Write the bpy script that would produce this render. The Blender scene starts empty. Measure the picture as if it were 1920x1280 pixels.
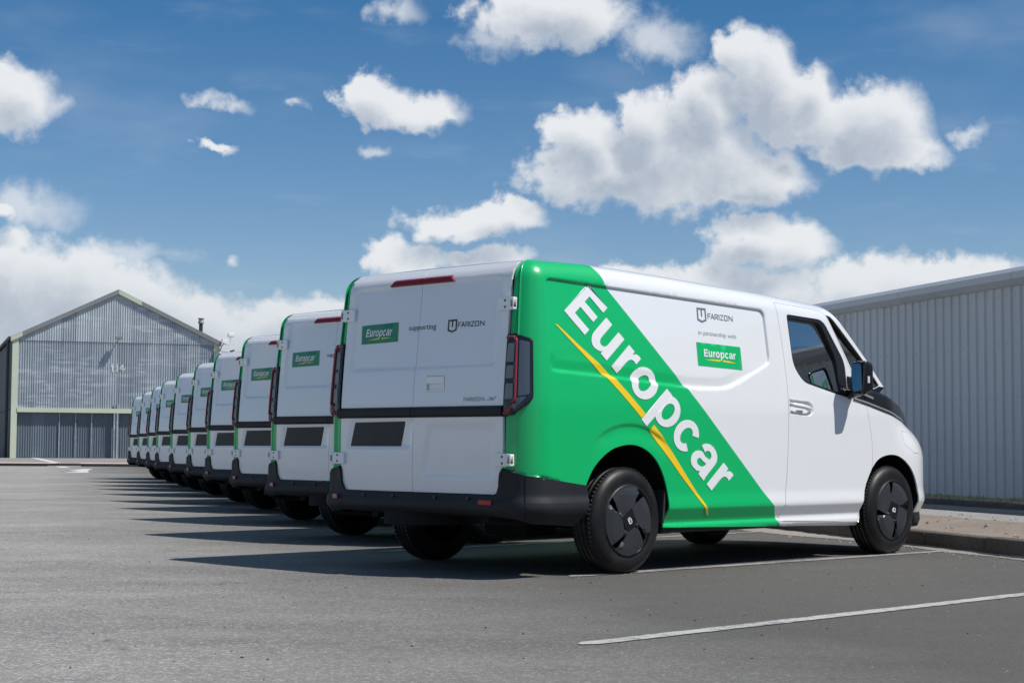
import bpy, bmesh, math, random
import numpy as np
from mathutils import Vector, Matrix
from mathutils.geometry import delaunay_2d_cdt
random.seed(7); rng = np.random.default_rng(7)
PI = math.pi
SC = bpy.context.scene
COL = SC.collection

# ------------------------------------------------------------------ camera
F_PX, PITCH, ROLL, CAM_H = 3150.0, 0.0631, 0.006, 0.797
cam = bpy.data.cameras.new('camera'); cam_o = bpy.data.objects.new('camera', cam); COL.objects.link(cam_o)
cam.sensor_width = 36.0; cam.sensor_fit = 'HORIZONTAL'; cam.lens = F_PX / 1920 * 36.0
cam.clip_start = 0.05; cam.clip_end = 6000
cam_o.matrix_world = (Matrix.Translation((0, 0, CAM_H)) @ Matrix.Rotation(PI/2 + PITCH, 4, 'X') @ Matrix.Rotation(ROLL, 4, 'Z'))
SC.camera = cam_o
SC.render.resolution_x, SC.render.resolution_y = 1024, 682
SC.view_settings.view_transform = 'Standard'; SC.view_settings.look = 'None'
SC.view_settings.exposure = 0.0; SC.view_settings.gamma = 1.0; SC.view_settings.use_curve_mapping = False

# ------------------------------------------------------------------ sun and sky
SUN = Vector((0.680, -0.237, 1.0)).normalized()
sl = bpy.data.lights.new('sun', 'SUN'); sl.energy = 4.6; sl.angle = math.radians(0.53); sl.color = (1.0, 0.955, 0.89)
so = bpy.data.objects.new('sun', sl); COL.objects.link(so); so.location = (0, 0, 60)
so.rotation_euler = (-SUN).to_track_quat('-Z', 'Y').to_euler()

SKY_STRENGTH = 0.10

def px_dir(u, v):
    x, y = u - 960.0, v - 640.0
    c, s = math.cos(ROLL), math.sin(ROLL)
    x, y = x*c + y*s, -x*s + y*c
    d = (x, F_PX, -y); cp, sp = math.cos(PITCH), math.sin(PITCH)
    return Vector((d[0], d[1]*cp - d[2]*sp, d[1]*sp + d[2]*cp)).normalized()

def azel(u, v):
    d = px_dir(u, v); return math.atan2(d.x, d.y), math.asin(d.z)

# clouds seen in the photograph: centre and half size (in the sky, as azimuth / elevation), weight
CLOUDS = [
 (1150, 318, 165, 62, 1.0), (1095, 262, 72, 52, 1.0), (1212, 232, 62, 66, 1.0), (1290, 300, 150, 95, 1.0), (1318, 205, 75, 75, 1.0),
 (1385, 100, 44, 50, 1.0), (1425, 150, 70, 78, 1.0), (1470, 200, 80, 80, 1.0), (1528, 165, 40, 44, 1.0), (1540, 225, 62, 52, .9), (1340, 345, 170, 42, 1.0),
 (1420, 330, 85, 48, .9), (1635, 235, 98, 78, 1.0), (1650, 282, 108, 30, .95), (1490, 265, 60, 35, .7),
 (1030, 30, 150, 62, .95), (940, 72, 95, 28, .6), (1230, 72, 85, 42, .55), (748, 20, 50, 28, .62),
 (702, 190, 62, 44, .9), (775, 212, 88, 36, .92), (835, 222, 36, 24, .7),
 (395, 190, 36, 13, .62), (435, 200, 34, 11, .6), (402, 277, 58, 16, .72), (703, 292, 28, 13, .6), (1820, 247, 34, 14, .62), (548, 200, 22, 9, .45),
 (22, 180, 78, 64, 1.0), (105, 192, 30, 26, .6), (62, 385, 76, 40, .6), (10, 398, 50, 22, .75),
 (890, 418, 125, 30, 1.0), (955, 398, 58, 28, 1.0), (738, 482, 52, 40, 1.0), (800, 484, 36, 30, .95), (915, 486, 80, 24, .9), (433, 484, 20, 12, .5),
 (1440, 462, 108, 46, 1.0), (1420, 432, 66, 32, 1.0),
 (60, 545, 220, 95, 1.0), (210, 560, 150, 62, .95), (330, 600, 150, 60, .95), (560, 612, 190, 55, 1.0), (150, 470, 180, 22, .55), (640, 590, 120, 36, .9), (80, 640, 400, 60, 1.0),
 (1290, 540, 190, 46, 1.0), (1400, 560, 150, 50, 1.0), (1640, 545, 150, 60, 1.0), (1760, 520, 110, 38, 1.0), (1180, 515, 90, 28, .8), (1900, 560, 160, 60, 1.0),
]

def build_world():
    w = bpy.data.worlds.new('World'); SC.world = w; w.use_nodes = True
    nt = w.node_tree; N = nt.nodes; L = nt.links
    for n in list(N): N.remove(n)
    def node(t, **kw):
        n = N.new(t)
        for k, v in kw.items(): setattr(n, k, v)
        return n
    def math_(op, a, b=None, c=None, clamp=False):
        n = node('ShaderNodeMath', operation=op); n.use_clamp = clamp
        for i, q in enumerate((a, b, c)):
            if q is None: continue
            if isinstance(q, (int, float)): n.inputs[i].default_value = q
            else: L.new(q, n.inputs[i])
        return n.outputs[0]
    def vmath(op, a, b=None, c=None, out=0):
        n = node('ShaderNodeVectorMath', operation=op)
        for i, q in enumerate((a, b, c)):
            if q is None: continue
            if isinstance(q, (tuple, Vector)): n.inputs[i].default_value = q
            else: L.new(q, n.inputs[i])
        return n.outputs[out]
    def mapr(v, a, b, c=0.0, d=1.0, kind='SMOOTHSTEP'):
        n = node('ShaderNodeMapRange', interpolation_type=kind); n.clamp = True
        L.new(v, n.inputs[0])
        for i, q in enumerate((a, b, c, d)): n.inputs[1+i].default_value = q
        return n.outputs[0]
    tc = node('ShaderNodeTexCoord'); D = tc.outputs['Generated']
    sep = node('ShaderNodeSeparateXYZ'); L.new(D, sep.inputs[0])
    az = math_('ARCTAN2', sep.outputs[0], sep.outputs[1]); el = math_('ARCSINE', sep.outputs[2])
    cmb = node('ShaderNodeCombineXYZ'); L.new(az, cmb.inputs[0]); L.new(el, cmb.inputs[1]); P = cmb.outputs[0]

    def noise(vec, scale, detail, rough=.55, col=False, lac=2.0):
        n = node('ShaderNodeTexNoise'); n.inputs['Scale'].default_value = scale; n.inputs['Detail'].default_value = detail
        n.inputs['Roughness'].default_value = rough; n.inputs['Lacunarity'].default_value = lac; L.new(vec, n.inputs['Vector'])
        return n.outputs['Color' if col else 'Fac']

    # billowing: a coarse and a fine swirl moves the sample point, then soft ellipses are joined
    w1 = vmath('SUBTRACT', noise(P, 30, 2, .6, True), (.5, .5, .5))
    Q = vmath('MULTIPLY_ADD', w1, (.030, .024, 0), P)
    w2 = vmath('SUBTRACT', noise(P, 120, 3, .6, True), (.5, .5, .5))
    Q = vmath('MULTIPLY_ADD', w2, (.011, .010, 0), Q)
    def field(q, faint=False):
        acc = None
        for (cx, cy, rx, ry, wt) in [c_ for c_ in CLOUDS if (c_[4] < .7) == faint]:
            a, e = azel(cx, cy); sx, sy = F_PX/(rx*1.16), F_PX/(ry*1.16)
            small = wt < .7
            if small: sx, sy = sx/1.35, sy/1.35
            ln = vmath('LENGTH', vmath('MULTIPLY_ADD', q, (sx, sy, 0), (-a*sx, -e*sy, 0)), out=1)
            if not small and wt <= .8: ln = math_('ADD', ln, 1 - (wt*.82 + .1))
            acc = ln if acc is None else math_('SMOOTH_MIN', acc, ln, .22)
        return math_('SUBTRACT', 1.0, acc)
    n3 = noise(D, 6.0, 4, .58)
    # the sky beyond the picture carries on with the same broken cloud, drawn more simply
    out = math_('MULTIPLY_ADD', n3, 6.5, -3.72)
    inside = math_('MULTIPLY', mapr(math_('ABSOLUTE', az), .36, .46, 1, 0), math_('MULTIPLY', mapr(el, .30, .40, 1, 0), mapr(el, -.03, -.02)))
    puff = math_('MULTIPLY_ADD', noise(P, 60, 7, .60), 1.0, -.50)
    f0 = math_('ADD', field(Q), puff)
    f1 = field(vmath('ADD', vmath('MULTIPLY_ADD', w1, (.02, .016, 0), P), (.006, .017, 0)))
    f1 = math_('ADD', f1, math_('MULTIPLY', puff, .6))
    wisp = mapr(noise(vmath('MULTIPLY', P, (6, 24, 1)), 1.6, 4, .6), .52, .88, 0, .12)
    alpha = math_('MAXIMUM', math_('MULTIPLY', mapr(f0, -.10, .40), .95), wisp)
    veil = mapr(noise(vmath('MULTIPLY', P, (5, 13, 1)), 1.0, 4, .55), .50, .80, 0, .17)
    small_ = math_('MULTIPLY', mapr(math_('ADD', field(Q, True), math_('MULTIPLY', puff, 1.25)), .08, 1.0), .66)
    alpha = math_('MAXIMUM', math_('MAXIMUM', alpha, veil), small_)
    sh = math_('MULTIPLY', mapr(f1, -.10, .70), mapr(f0, .0, .5, .5, 1.0))
    sh = math_('MULTIPLY', sh, math_('MULTIPLY_ADD', noise(P, 24, 5, .6), 1.7, .02), clamp=True)
    def cloud_col(shade):
        cr = node('ShaderNodeMix', data_type='RGBA')
        cr.inputs[6].default_value = (8.4, 8.6, 8.8, 1); cr.inputs[7].default_value = (4.3, 4.9, 5.8, 1)
        L.new(shade, cr.inputs[0])
        hz = node('ShaderNodeMix', data_type='RGBA'); L.new(mapr(el, .02, .13, .62, 0), hz.inputs[0]); L.new(cr.outputs[2], hz.inputs[6]); hz.inputs[7].default_value = (5.3, 5.8, 6.5, 1)
        return hz.outputs[2]
    sky = node('ShaderNodeTexSky', sky_type='NISHITA'); sky.sun_disc = False
    sky.sun_elevation = math.asin(SUN.z); sky.sun_rotation = math.atan2(SUN.x, SUN.y)
    sky.altitude = 0; sky.air_density = 1.0; sky.dust_density = .35; sky.ozone_density = 2.6
    grad = node('ShaderNodeMix', data_type='RGBA'); L.new(mapr(el, .0, .30, 0, 1, 'LINEAR'), grad.inputs[0])
    grad.inputs[6].default_value = (.97, .95, 1.03, 1); grad.inputs[7].default_value = (.20, .57, .81, 1)
    tint = node('ShaderNodeMix', data_type='RGBA', blend_type='MULTIPLY'); tint.inputs[0].default_value = 1.0
    L.new(sky.outputs[0], tint.inputs[6]); L.new(grad.outputs[2], tint.inputs[7])
    bgs = []
    for al, sd in ((mapr(out, -.10, .40), mapr(out, .1, .9)), (alpha, sh)):
        mx = node('ShaderNodeMix', data_type='RGBA')
        L.new(al, mx.inputs[0]); L.new(tint.outputs[2], mx.inputs[6]); L.new(cloud_col(sd), mx.inputs[7])
        bg = node('ShaderNodeBackground'); bg.inputs['Strength'].default_value = SKY_STRENGTH; L.new(mx.outputs[2], bg.inputs['Color']); bgs.append(bg)
    ms = node('ShaderNodeMixShader'); L.new(inside, ms.inputs[0]); L.new(bgs[0].outputs[0], ms.inputs[1]); L.new(bgs[1].outputs[0], ms.inputs[2])
    wo = node('ShaderNodeOutputWorld'); L.new(ms.outputs[0], wo.inputs['Surface'])
build_world()

# ------------------------------------------------------------------ materials
MAT = {}
class NT:
    def __init__(s, name):
        m = bpy.data.materials.new(name); m.use_nodes = True; s.m = m; s.nt = m.node_tree; s.N = s.nt.nodes; s.L = s.nt.links
        s.b = s.N['Principled BSDF']; MAT[name] = m
        tc = s.N.new('ShaderNodeTexCoord'); s.obj = tc.outputs['Object']; s.pos = s.N.new('ShaderNodeNewGeometry').outputs['Position']
    def set(s, **k):
        for a, v in k.items():
            s.b.inputs[a.replace('_', ' ')].default_value = v
        return s
    def noise(s, vec, scale, detail=4, rough=.55, col=False):
        n = s.N.new('ShaderNodeTexNoise'); n.inputs['Scale'].default_value = scale; n.inputs['Detail'].default_value = detail
        n.inputs['Roughness'].default_value = rough; s.L.new(vec, n.inputs['Vector']); return n.outputs['Color' if col else 'Fac']
    def voro(s, vec, scale, out='Distance'):
        n = s.N.new('ShaderNodeTexVoronoi'); n.inputs['Scale'].default_value = scale; s.L.new(vec, n.inputs['Vector']); return n.outputs[out]
    def math(s, op, a, b=None, c=None, clamp=False):
        n = s.N.new('ShaderNodeMath'); n.operation = op; n.use_clamp = clamp
        for i, q in enumerate((a, b, c)):
            if q is None: continue
            if isinstance(q, (int, float)): n.inputs[i].default_value = q
            else: s.L.new(q, n.inputs[i])
        return n.outputs[0]
    def scale(s, vec, v):
        n = s.N.new('ShaderNodeVectorMath'); n.operation = 'MULTIPLY'; s.L.new(vec, n.inputs[0]); n.inputs[1].default_value = v; return n.outputs[0]
    def mapr(s, v, a, b, c=0., d=1.):
        n = s.N.new('ShaderNodeMapRange'); n.clamp = True; s.L.new(v, n.inputs[0])
        for i, q in enumerate((a, b, c, d)): n.inputs[1+i].default_value = q
        return n.outputs[0]
    def mix(s, f, a, b, mode='MIX'):
        n = s.N.new('ShaderNodeMix'); n.data_type = 'RGBA'; n.blend_type = mode
        if isinstance(f, (int, float)): n.inputs[0].default_value = f
        else: s.L.new(f, n.inputs[0])
        for i, q in ((6, a), (7, b)):
            if isinstance(q, tuple): n.inputs[i].default_value = q if len(q) == 4 else q + (1,)
            else: s.L.new(q, n.inputs[i])
        return n.outputs[2]
    def color(s, c): s.L.new(c, s.b.inputs['Base Color']); return s
    def rough(s, c): s.L.new(c, s.b.inputs['Roughness']); return s
    def bump(s, h, strength=.5, dist=.01):
        n = s.N.new('ShaderNodeBump'); n.inputs['Strength'].default_value = strength; n.inputs['Distance'].default_value = dist
        s.L.new(h, n.inputs['Height']); s.L.new(n.outputs[0], s.b.inputs['Normal']); return s

def paint(name, col, rough=.28, coat=.6):
    n = NT(name); n.set(Roughness=rough); n.b.inputs['Coat Weight'].default_value = coat; n.b.inputs['Coat Roughness'].default_value = .06
    d = n.noise(n.obj, 2.2, 5, .6); dd = n.noise(n.obj, 6, 3, .6)
    c = n.mix(n.mapr(d, .3, .8, 0, .05), col, tuple(v*.8 for v in col)); n.color(c)
    n.rough(n.mapr(dd, .3, .7, rough*.92, rough*1.1)); return n.m
paint('white_paint', (.80, .81, .825), .22, .85); paint('green_paint', (.0008, .455, .135), .34, .18)
paint('white_vinyl', (.80, .81, .82), .35, .2); paint('yellow_vinyl', (.86, .60, .018), .35, .2); paint('dark_vinyl', (.02, .022, .03), .4, .1)
paint('grey_vinyl', (.17, .185, .22), .4, .1); paint('sage_vinyl', (.36, .48, .46), .4, .1); paint('sign_green', (.0045, .22, .085), .35, .3)
def plastic(name, col, rough=.6, spec=.4, sc=240):
    n = NT(name); n.set(Roughness=rough); n.b.inputs['Specular IOR Level'].default_value = spec
    a = n.noise(n.obj, 3, 5, .6); g = n.noise(n.obj, sc, 2)
    n.color(n.mix(n.mapr(a, .35, .75, 0, .6), col, tuple(min(1, v*1.7 + .006) for v in col))); n.bump(g, .15, .002); return n.m
plastic('black_plastic', (.022, .024, .028)); plastic('bumper_plastic', (.0135, .015, .018), .58, .3); plastic('dark_trim', (.008, .008, .009), .4, .5)
plastic('underbody_black', (.010, .010, .011), .8, .2); plastic('interior_grey', (.045, .047, .05), .7, .3); plastic('seat_fabric', (.03, .03, .033), .9, .1)
plastic('gloss_black', (.006, .006, .008), .12, .6)
plastic('cover_black', (.026, .029, .034), .34, .5)
def tyre_mat():
    n = NT('tyre_rubber'); n.set(Roughness=.46); n.b.inputs['Specular IOR Level'].default_value = .35
    a = n.noise(n.obj, 9, 5, .65); b = n.noise(n.obj, 90, 3)
    n.color(n.mix(n.mapr(a, .42, .75, 0, .75), (.008, .008, .009), (.026, .025, .024))); n.bump(b, .2, .003)
tyre_mat()
def glassy(name, col, trans, rough=.02, metallic=0):
    n = NT(name); n.set(Base_Color=col + (1,), Roughness=rough, Metallic=metallic); n.b.inputs['Transmission Weight'].default_value = trans
    n.b.inputs['IOR'].default_value = 1.45; n.m.use_transparent_shadow = True if hasattr(n.m, 'use_transparent_shadow') else False
    return n
def thin_glass(name, col, fac):
    m = bpy.data.materials.new(name); m.use_nodes = True; MAT[name] = m; nt = m.node_tree
    for q in list(nt.nodes): nt.nodes.remove(q)
    t = nt.nodes.new('ShaderNodeBsdfTransparent'); t.inputs[0].default_value = col + (1,)
    g = nt.nodes.new('ShaderNodeBsdfGlossy'); g.inputs['Roughness'].default_value = .015; g.inputs[0].default_value = (1, 1, 1, 1)
    f = nt.nodes.new('ShaderNodeFresnel'); f.inputs[0].default_value = 1.5
    a = nt.nodes.new('ShaderNodeMath'); a.operation = 'MULTIPLY_ADD'; a.inputs[1].default_value = 1.2; a.inputs[2].default_value = fac; a.use_clamp = True
    nt.links.new(f.outputs[0], a.inputs[0])
    x = nt.nodes.new('ShaderNodeMixShader'); o = nt.nodes.new('ShaderNodeOutputMaterial')
    nt.links.new(a.outputs[0], x.inputs[0]); nt.links.new(t.outputs[0], x.inputs[1]); nt.links.new(g.outputs[0], x.inputs[2]); nt.links.new(x.outputs[0], o.inputs[0])
thin_glass('window_glass', (.88, .95, .95), .27); thin_glass('smoked_lens', (.40, .42, .45), .06)
glassy('red_lens', (.24, .012, .016), 0, .16); glassy('red_glow_lens', (.34, .035, .045), 0, .2); glassy('reflector_red', (.38, .018, .02), 0, .25); glassy('clear_lens', (.55, .56, .58), 0, .15)
glassy('mirror_glass', (.75, .8, .82), 0, .02, 1.0)
plastic('lamp_body', (.16, .17, .18), .35, .5); plastic('white_plastic', (.72, .73, .75), .4, .4, 90); plastic('bolt_dark', (.05, .05, .055), .4)
plastic('plate_black', (.010, .012, .014), .45, .4)
plastic('metal_grey', (.2, .21, .22), .45, .5)

def asphalt(name, base, dark, bays=False):
    n = NT(name); p = n.pos
    n.set(Roughness=.88); n.b.inputs['Specular IOR Level'].default_value = .25
    big = n.noise(n.scale(p, (.16, .30, 1)), 1, 4, .55); mid = n.noise(n.scale(p, (.55, 1.0, 1)), 1.7, 5, .62); sm = n.noise(p, 9, 4, .6)
    grain = n.noise(p, 150, 3, .8); ag = n.voro(p, 85, 'Color'); clump = n.noise(p, 36, 3, .7); fine = n.noise(p, 330, 2, .6)
    sp = n.N.new('ShaderNodeSeparateColor'); n.L.new(ag, sp.inputs[0]); agv = sp.outputs[0]
    c = n.mix(n.mapr(big, .38, .60), dark, base)
    c = n.mix(n.mapr(mid, .40, .66, 0, .65), c, tuple(v*1.20 for v in base))
    c = n.mix(n.mapr(n.noise(n.scale(p, (.9, 1.6, 1)), 1.1, 5, .65), .52, .70, 0, .45), c, tuple(v*.62 for v in dark))
    c = n.mix(n.mapr(sm, .40, .75, 0, .35), c, tuple(v*.72 for v in dark))
    c = n.mix(n.mapr(grain, .34, .54, .85, 0), c, tuple(v*.28 for v in dark))
    c = n.mix(n.mapr(clump, .36, .50, .26, 0), c, tuple(v*.42 for v in dark)); c = n.mix(n.mapr(clump, .54, .68, 0, .22), c, tuple(min(.7, v*1.35) for v in base))
    c = n.mix(n.mapr(agv, .70, 1.0, 0, .75), c, tuple(min(.6, v*1.75 + .03) for v in base))
    c = n.mix(n.mapr(fine, .60, .74, 0, .7), c, (.52, .51, .48))
    if bays:                                            # asphalt turns unevenly darker from the lane towards the parking bays
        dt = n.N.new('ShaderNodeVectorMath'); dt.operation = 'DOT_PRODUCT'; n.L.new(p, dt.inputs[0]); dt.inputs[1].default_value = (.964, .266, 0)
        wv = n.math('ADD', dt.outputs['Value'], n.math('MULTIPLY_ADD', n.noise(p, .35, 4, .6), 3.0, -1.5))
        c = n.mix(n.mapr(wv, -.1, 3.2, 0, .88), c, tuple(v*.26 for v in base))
    spots = n.voro(n.scale(p, (1, 1, .2)), 3.1)
    c = n.mix(n.mapr(spots, .0, .030, .85, 0), c, (.03, .03, .03))
    # hairline cracks
    wob = n.noise(p, 1.3, 4, .6, True)
    vec = n.N.new('ShaderNodeVectorMath'); vec.operation = 'MULTIPLY_ADD'; n.L.new(wob, vec.inputs[0]); vec.inputs[1].default_value = (1.1, 1.1, 0); n.L.new(p, vec.inputs[2])
    cv = n.N.new('ShaderNodeTexVoronoi'); cv.feature = 'DISTANCE_TO_EDGE'; cv.inputs['Scale'].default_value = .16; n.L.new(vec.outputs[0], cv.inputs['Vector'])
    gate = n.mapr(n.noise(p, .4, 3), .52, .58)
    ck = n.math('MULTIPLY', n.mapr(cv.outputs[0], .0, .0022, .7, 0), gate)
    c = n.mix(ck, c, (.035, .034, .033)); n.color(c)
    h = n.math('ADD', n.math('MULTIPLY', grain, .8), n.math('MULTIPLY', agv, .35)); h = n.math('ADD', h, n.math('MULTIPLY', sm, .8))
    n.bump(h, 1.0, .008); return n.m
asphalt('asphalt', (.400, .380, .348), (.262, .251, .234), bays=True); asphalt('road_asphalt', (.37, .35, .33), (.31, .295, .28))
def concrete(name, a, b, sc=3., bumpd=.006):
    n = NT(name); p = n.pos; n.set(Roughness=.9); n.b.inputs['Specular IOR Level'].default_value = .2
    x = n.noise(p, sc, 6, .65); y = n.noise(p, sc*14, 4, .6); g = n.noise(p, 120, 2)
    c = n.mix(n.mapr(x, .3, .7), a, b); c = n.mix(n.mapr(y, .45, .7, 0, .5), c, tuple(v*.6 for v in a)); n.color(c)
    n.bump(n.math('ADD', y, n.math('MULTIPLY', g, .4)), .7, bumpd)
concrete('kerb_concrete', (.105, .092, .080), (.15, .132, .115), 2.); concrete('dirt', (.24, .20, .165), (.31, .262, .215), 1.6, .02); concrete('pale_kerb', (.60, .52, .46), (.68, .60, .53))
concrete('apron', (.27, .245, .225), (.33, .30, .28), .5); concrete('dry_soil', (.50, .39, .28), (.58, .47, .34), 2.5, .02); concrete('gravel_pale', (.33, .30, .265), (.44, .40, .355), 5); concrete('grit', (.30, .275, .245), (.37, .335, .295), 6)
concrete('stone_dark', (.05, .045, .04), (.1, .09, .08), 8)
def linepaint(name, col, wear=.5):
    n = NT(name); p = n.pos; n.set(Roughness=.75)
    x = n.noise(p, 16, 6, .7); y = n.noise(p, 95, 3, .75); z = n.noise(p, 1.4, 3)
    wv = n.math('ADD', n.math('MULTIPLY', x, .55), n.math('MULTIPLY', y, .45)); wv = n.math('ADD', wv, n.math('MULTIPLY_ADD', z, .3, -.15))
    n.color(n.mix(n.mapr(wv, wear - .07, wear + .07), (.17, .165, .16), col)); n.bump(y, .4, .004)
linepaint('line_white', (.47, .465, .45), .455); linepaint('line_white_worn', (.40, .395, .38), .50); linepaint('line_bright', (.64, .63, .61), .42); linepaint('line_yellow', (.62, .42, .14), .42)

def cladding(name, a, b, metallic, rough, streak=(9, 9, .7), band=None):
    n = NT(name); p = n.pos; n.set(Metallic=metallic)
    oi = n.N.new('ShaderNodeObjectInfo').outputs['Random']
    x = n.noise(n.scale(p, streak), 1, 5, .6); y = n.noise(p, .5, 4, .6)
    f = n.math('ADD', n.math('MULTIPLY', x, .5), n.math('MULTIPLY', y, .35)); f = n.math('ADD', f, n.math('MULTIPLY_ADD', oi, .34, -.09))
    c = n.mix(n.mapr(f, .30, .70), a, b)
    if band:
        s = n.noise(n.scale(p, (1.0, 1.0, 5.0)), 1, 3, .5); blot = n.noise(p, .55, 3)
        s2 = n.math('MULTIPLY', n.mapr(s, .46, .62), n.mapr(blot, .40, .58)); c = n.mix(n.math('MULTIPLY', s2, .5), c, band)
    n.color(c); n.rough(n.mapr(x, .3, .7, rough*.8, rough*1.2))
cladding('grey_cladding', (.53, .555, .565), (.59, .615, .625), 0., .5)
cladding('galvanised', (.23, .275, .32), (.38, .43, .47), .25, .5, (2, 2, .5), (.60, .65, .68)); cladding('galvanised_light', (.31, .36, .40), (.47, .52, .55), .25, .5, (2, 2, .5), (.66, .71, .74)); cladding('galvanised_dark', (.115, .15, .185), (.17, .21, .25), .2, .55, (2, 2, .4))
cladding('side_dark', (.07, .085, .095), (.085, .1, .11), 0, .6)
cladding('cream_steel', (.48, .52, .40), (.56, .60, .47), 0, .6, (1, 1, .6)); cladding('grey_barge', (.17, .18, .19), (.22, .23, .24), 0, .6); cladding('flashing', (.50, .53, .57), (.57, .60, .64), .0, .45, (1, 1, 1))
plastic('number_white', (.55, .57, .58), .6)
def leaf():
    n = NT('grass_blade'); oi = n.noise(n.pos, 5, 3)
    n.set(Roughness=.8); n.color(n.mix(n.mapr(oi, .35, .65), (.62, .52, .27), (.30, .36, .11)))
leaf()

# ------------------------------------------------------------------ mesh helpers
def mesh_obj(name, verts, faces, mats, parent=None, fmat=None, smooth=False, loc=None):
    me = bpy.data.meshes.new(name); me.from_pydata([tuple(v) for v in verts], [], [tuple(f) for f in faces])
    for m in (mats if isinstance(mats, (list, tuple)) else [mats]): me.materials.append(MAT[m])
    if fmat is not None: me.polygons.foreach_set('material_index', fmat)
    if smooth: me.polygons.foreach_set('use_smooth', [True]*len(me.polygons))
    me.update()
    o = bpy.data.objects.new(name, me); COL.objects.link(o)
    if parent is not None: o.parent = parent
    if loc is not None: o.location = loc
    return o
def empty(name, loc=(0, 0, 0), rz=0., parent=None):
    o = bpy.data.objects.new(name, None); COL.objects.link(o); o.location = loc; o.rotation_euler = (0, 0, rz)
    o.empty_display_size = .2
    if parent is not None: o.parent = parent
    return o
def tag(o, label=None, cat=None, group=None, kind=None):
    if label: o['label'] = label
    if cat: o['category'] = cat
    if group: o['group'] = group
    if kind: o['kind'] = kind
    return o
class MB:
    def __init__(s): s.v = []; s.f = []; s.m = []
    def add(s, v, f, m=0):
        k = len(s.v); s.v += [tuple(p) for p in v]; s.f += [tuple(i+k for i in q) for q in f]; s.m += [m]*len(f); return s
    def box(s, c, d, m=0, R=None, bev=0.):
        x, y, z = d[0]/2, d[1]/2, d[2]/2; c = Vector(c)
        if bev > 0:
            bm = bmesh.new(); bmesh.ops.create_cube(bm, size=1.0)
            for v in bm.verts: v.co = Vector((v.co.x*d[0], v.co.y*d[1], v.co.z*d[2]))
            bmesh.ops.bevel(bm, geom=list(bm.edges) + list(bm.verts), offset=bev, segments=2, profile=.6, affect='EDGES')
            bm.verts.index_update(); vs = [v.co.copy() for v in bm.verts]; fs = [[v.index for v in f.verts] for f in bm.faces]; bm.free()
        else:
            vs = [Vector(p) for p in ((-x,-y,-z),(x,-y,-z),(x,y,-z),(-x,y,-z),(-x,-y,z),(x,-y,z),(x,y,z),(-x,y,z))]
            fs = [(0,3,2,1),(4,5,6,7),(0,1,5,4),(1,2,6,5),(2,3,7,6),(3,0,4,7)]
        if R is not None: vs = [R @ v for v in vs]
        return s.add([v + c for v in vs], fs, m)
    def tube(s, pts, r, n=8, m=0, caps=True):
        pts = [Vector(p) for p in pts]; rr = r if isinstance(r, (list, tuple)) else [r]*len(pts); vs = []; fs = []
        up0 = Vector((0, 0, 1))
        for i, p in enumerate(pts):
            t = (pts[min(i+1, len(pts)-1)] - pts[max(i-1, 0)]).normalized(); u = up0 if abs(t.z) < .95 else Vector((1, 0, 0))
            a = t.cross(u).normalized(); b = a.cross(t).normalized()
            for k in range(n):
                g = 2*PI*k/n; vs.append(p + a*rr[i]*math.cos(g) + b*rr[i]*math.sin(g))
        for i in range(len(pts)-1):
            for k in range(n): fs.append((i*n+k, i*n+(k+1) % n, (i+1)*n+(k+1) % n, (i+1)*n+k))
        if caps: fs.append(tuple(range(n-1, -1, -1))); fs.append(tuple((len(pts)-1)*n+k for k in range(n)))
        return s.add(vs, fs, m)
    def lathe_y(s, prof, n=48, m=0, c=(0, 0, 0)):
        vs = []; fs = []; K = len(prof)
        for k in range(n):
            g = 2*PI*k/n
            for (r, y) in prof: vs.append((c[0]+r*math.cos(g), c[1]+y, c[2]+r*math.sin(g)))
        for k in range(n):
            for i in range(K-1):
                a = k*K+i; b = ((k+1) % n)*K+i; fs.append((a, a+1, b+1, b))
        return s.add(vs, fs, m)
    def prism(s, poly, z0, z1, m=0, axes=None):
        n = len(poly); f = axes or (lambda p, q: (p[0], p[1], q))
        vs = [f(p, z0) for p in poly] + [f(p, z1) for p in poly]
        fs = [tuple(range(n-1, -1, -1)), tuple(range(n, 2*n))] + [(i, (i+1) % n, n+(i+1) % n, n+i) for i in range(n)]
        return s.add(vs, fs, m)
    def build(s, name, mats, parent=None, smooth=False, loc=None):
        return mesh_obj(name, s.v, s.f, mats, parent, s.m, smooth, loc)
def sm(x, a, b):
    t = min(1., max(0., (x-a)/(b-a))); return t*t*(3-2*t)
def lerp_tab(tab, x):
    if x <= tab[0][0]: return tab[0][1]
    for (a, p), (b, q) in zip(tab, tab[1:]):
        if x <= b: return p + (q-p)*(x-a)/(b-a)
    return tab[-1][1]
def cat_tab(tab, x):
    xs = [t[0] for t in tab]
    if x <= xs[0]: return tab[0][1]
    if x >= xs[-1]: return tab[-1][1]
    i = max(k for k in range(len(xs)-1) if xs[k] <= x); p = lambda k: tab[min(max(k, 0), len(tab)-1)]
    (x0, y0), (x1, y1) = p(i), p(i+1); h = x1-x0
    m0 = (y1 - p(i-1)[1])/max(1e-6, x1 - p(i-1)[0]); m1 = (p(i+2)[1] - y0)/max(1e-6, p(i+2)[0]-x0); t = (x-x0)/h
    return (2*t**3-3*t*t+1)*y0 + (t**3-2*t*t+t)*h*m0 + (-2*t**3+3*t*t)*y1 + (t**3-t*t)*h*m1
def resample(poly, step, closed=True):
    out = []; n = len(poly)
    for i in range(n if closed else n-1):
        a, b = poly[i], poly[(i+1) % n]; k = max(1, int(math.ceil(math.hypot(b[0]-a[0], b[1]-a[1])/step)))
        out += [(a[0]+(b[0]-a[0])*j/k, a[1]+(b[1]-a[1])*j/k) for j in range(k)]
    if not closed: out.append(poly[-1])
    return out
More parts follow.
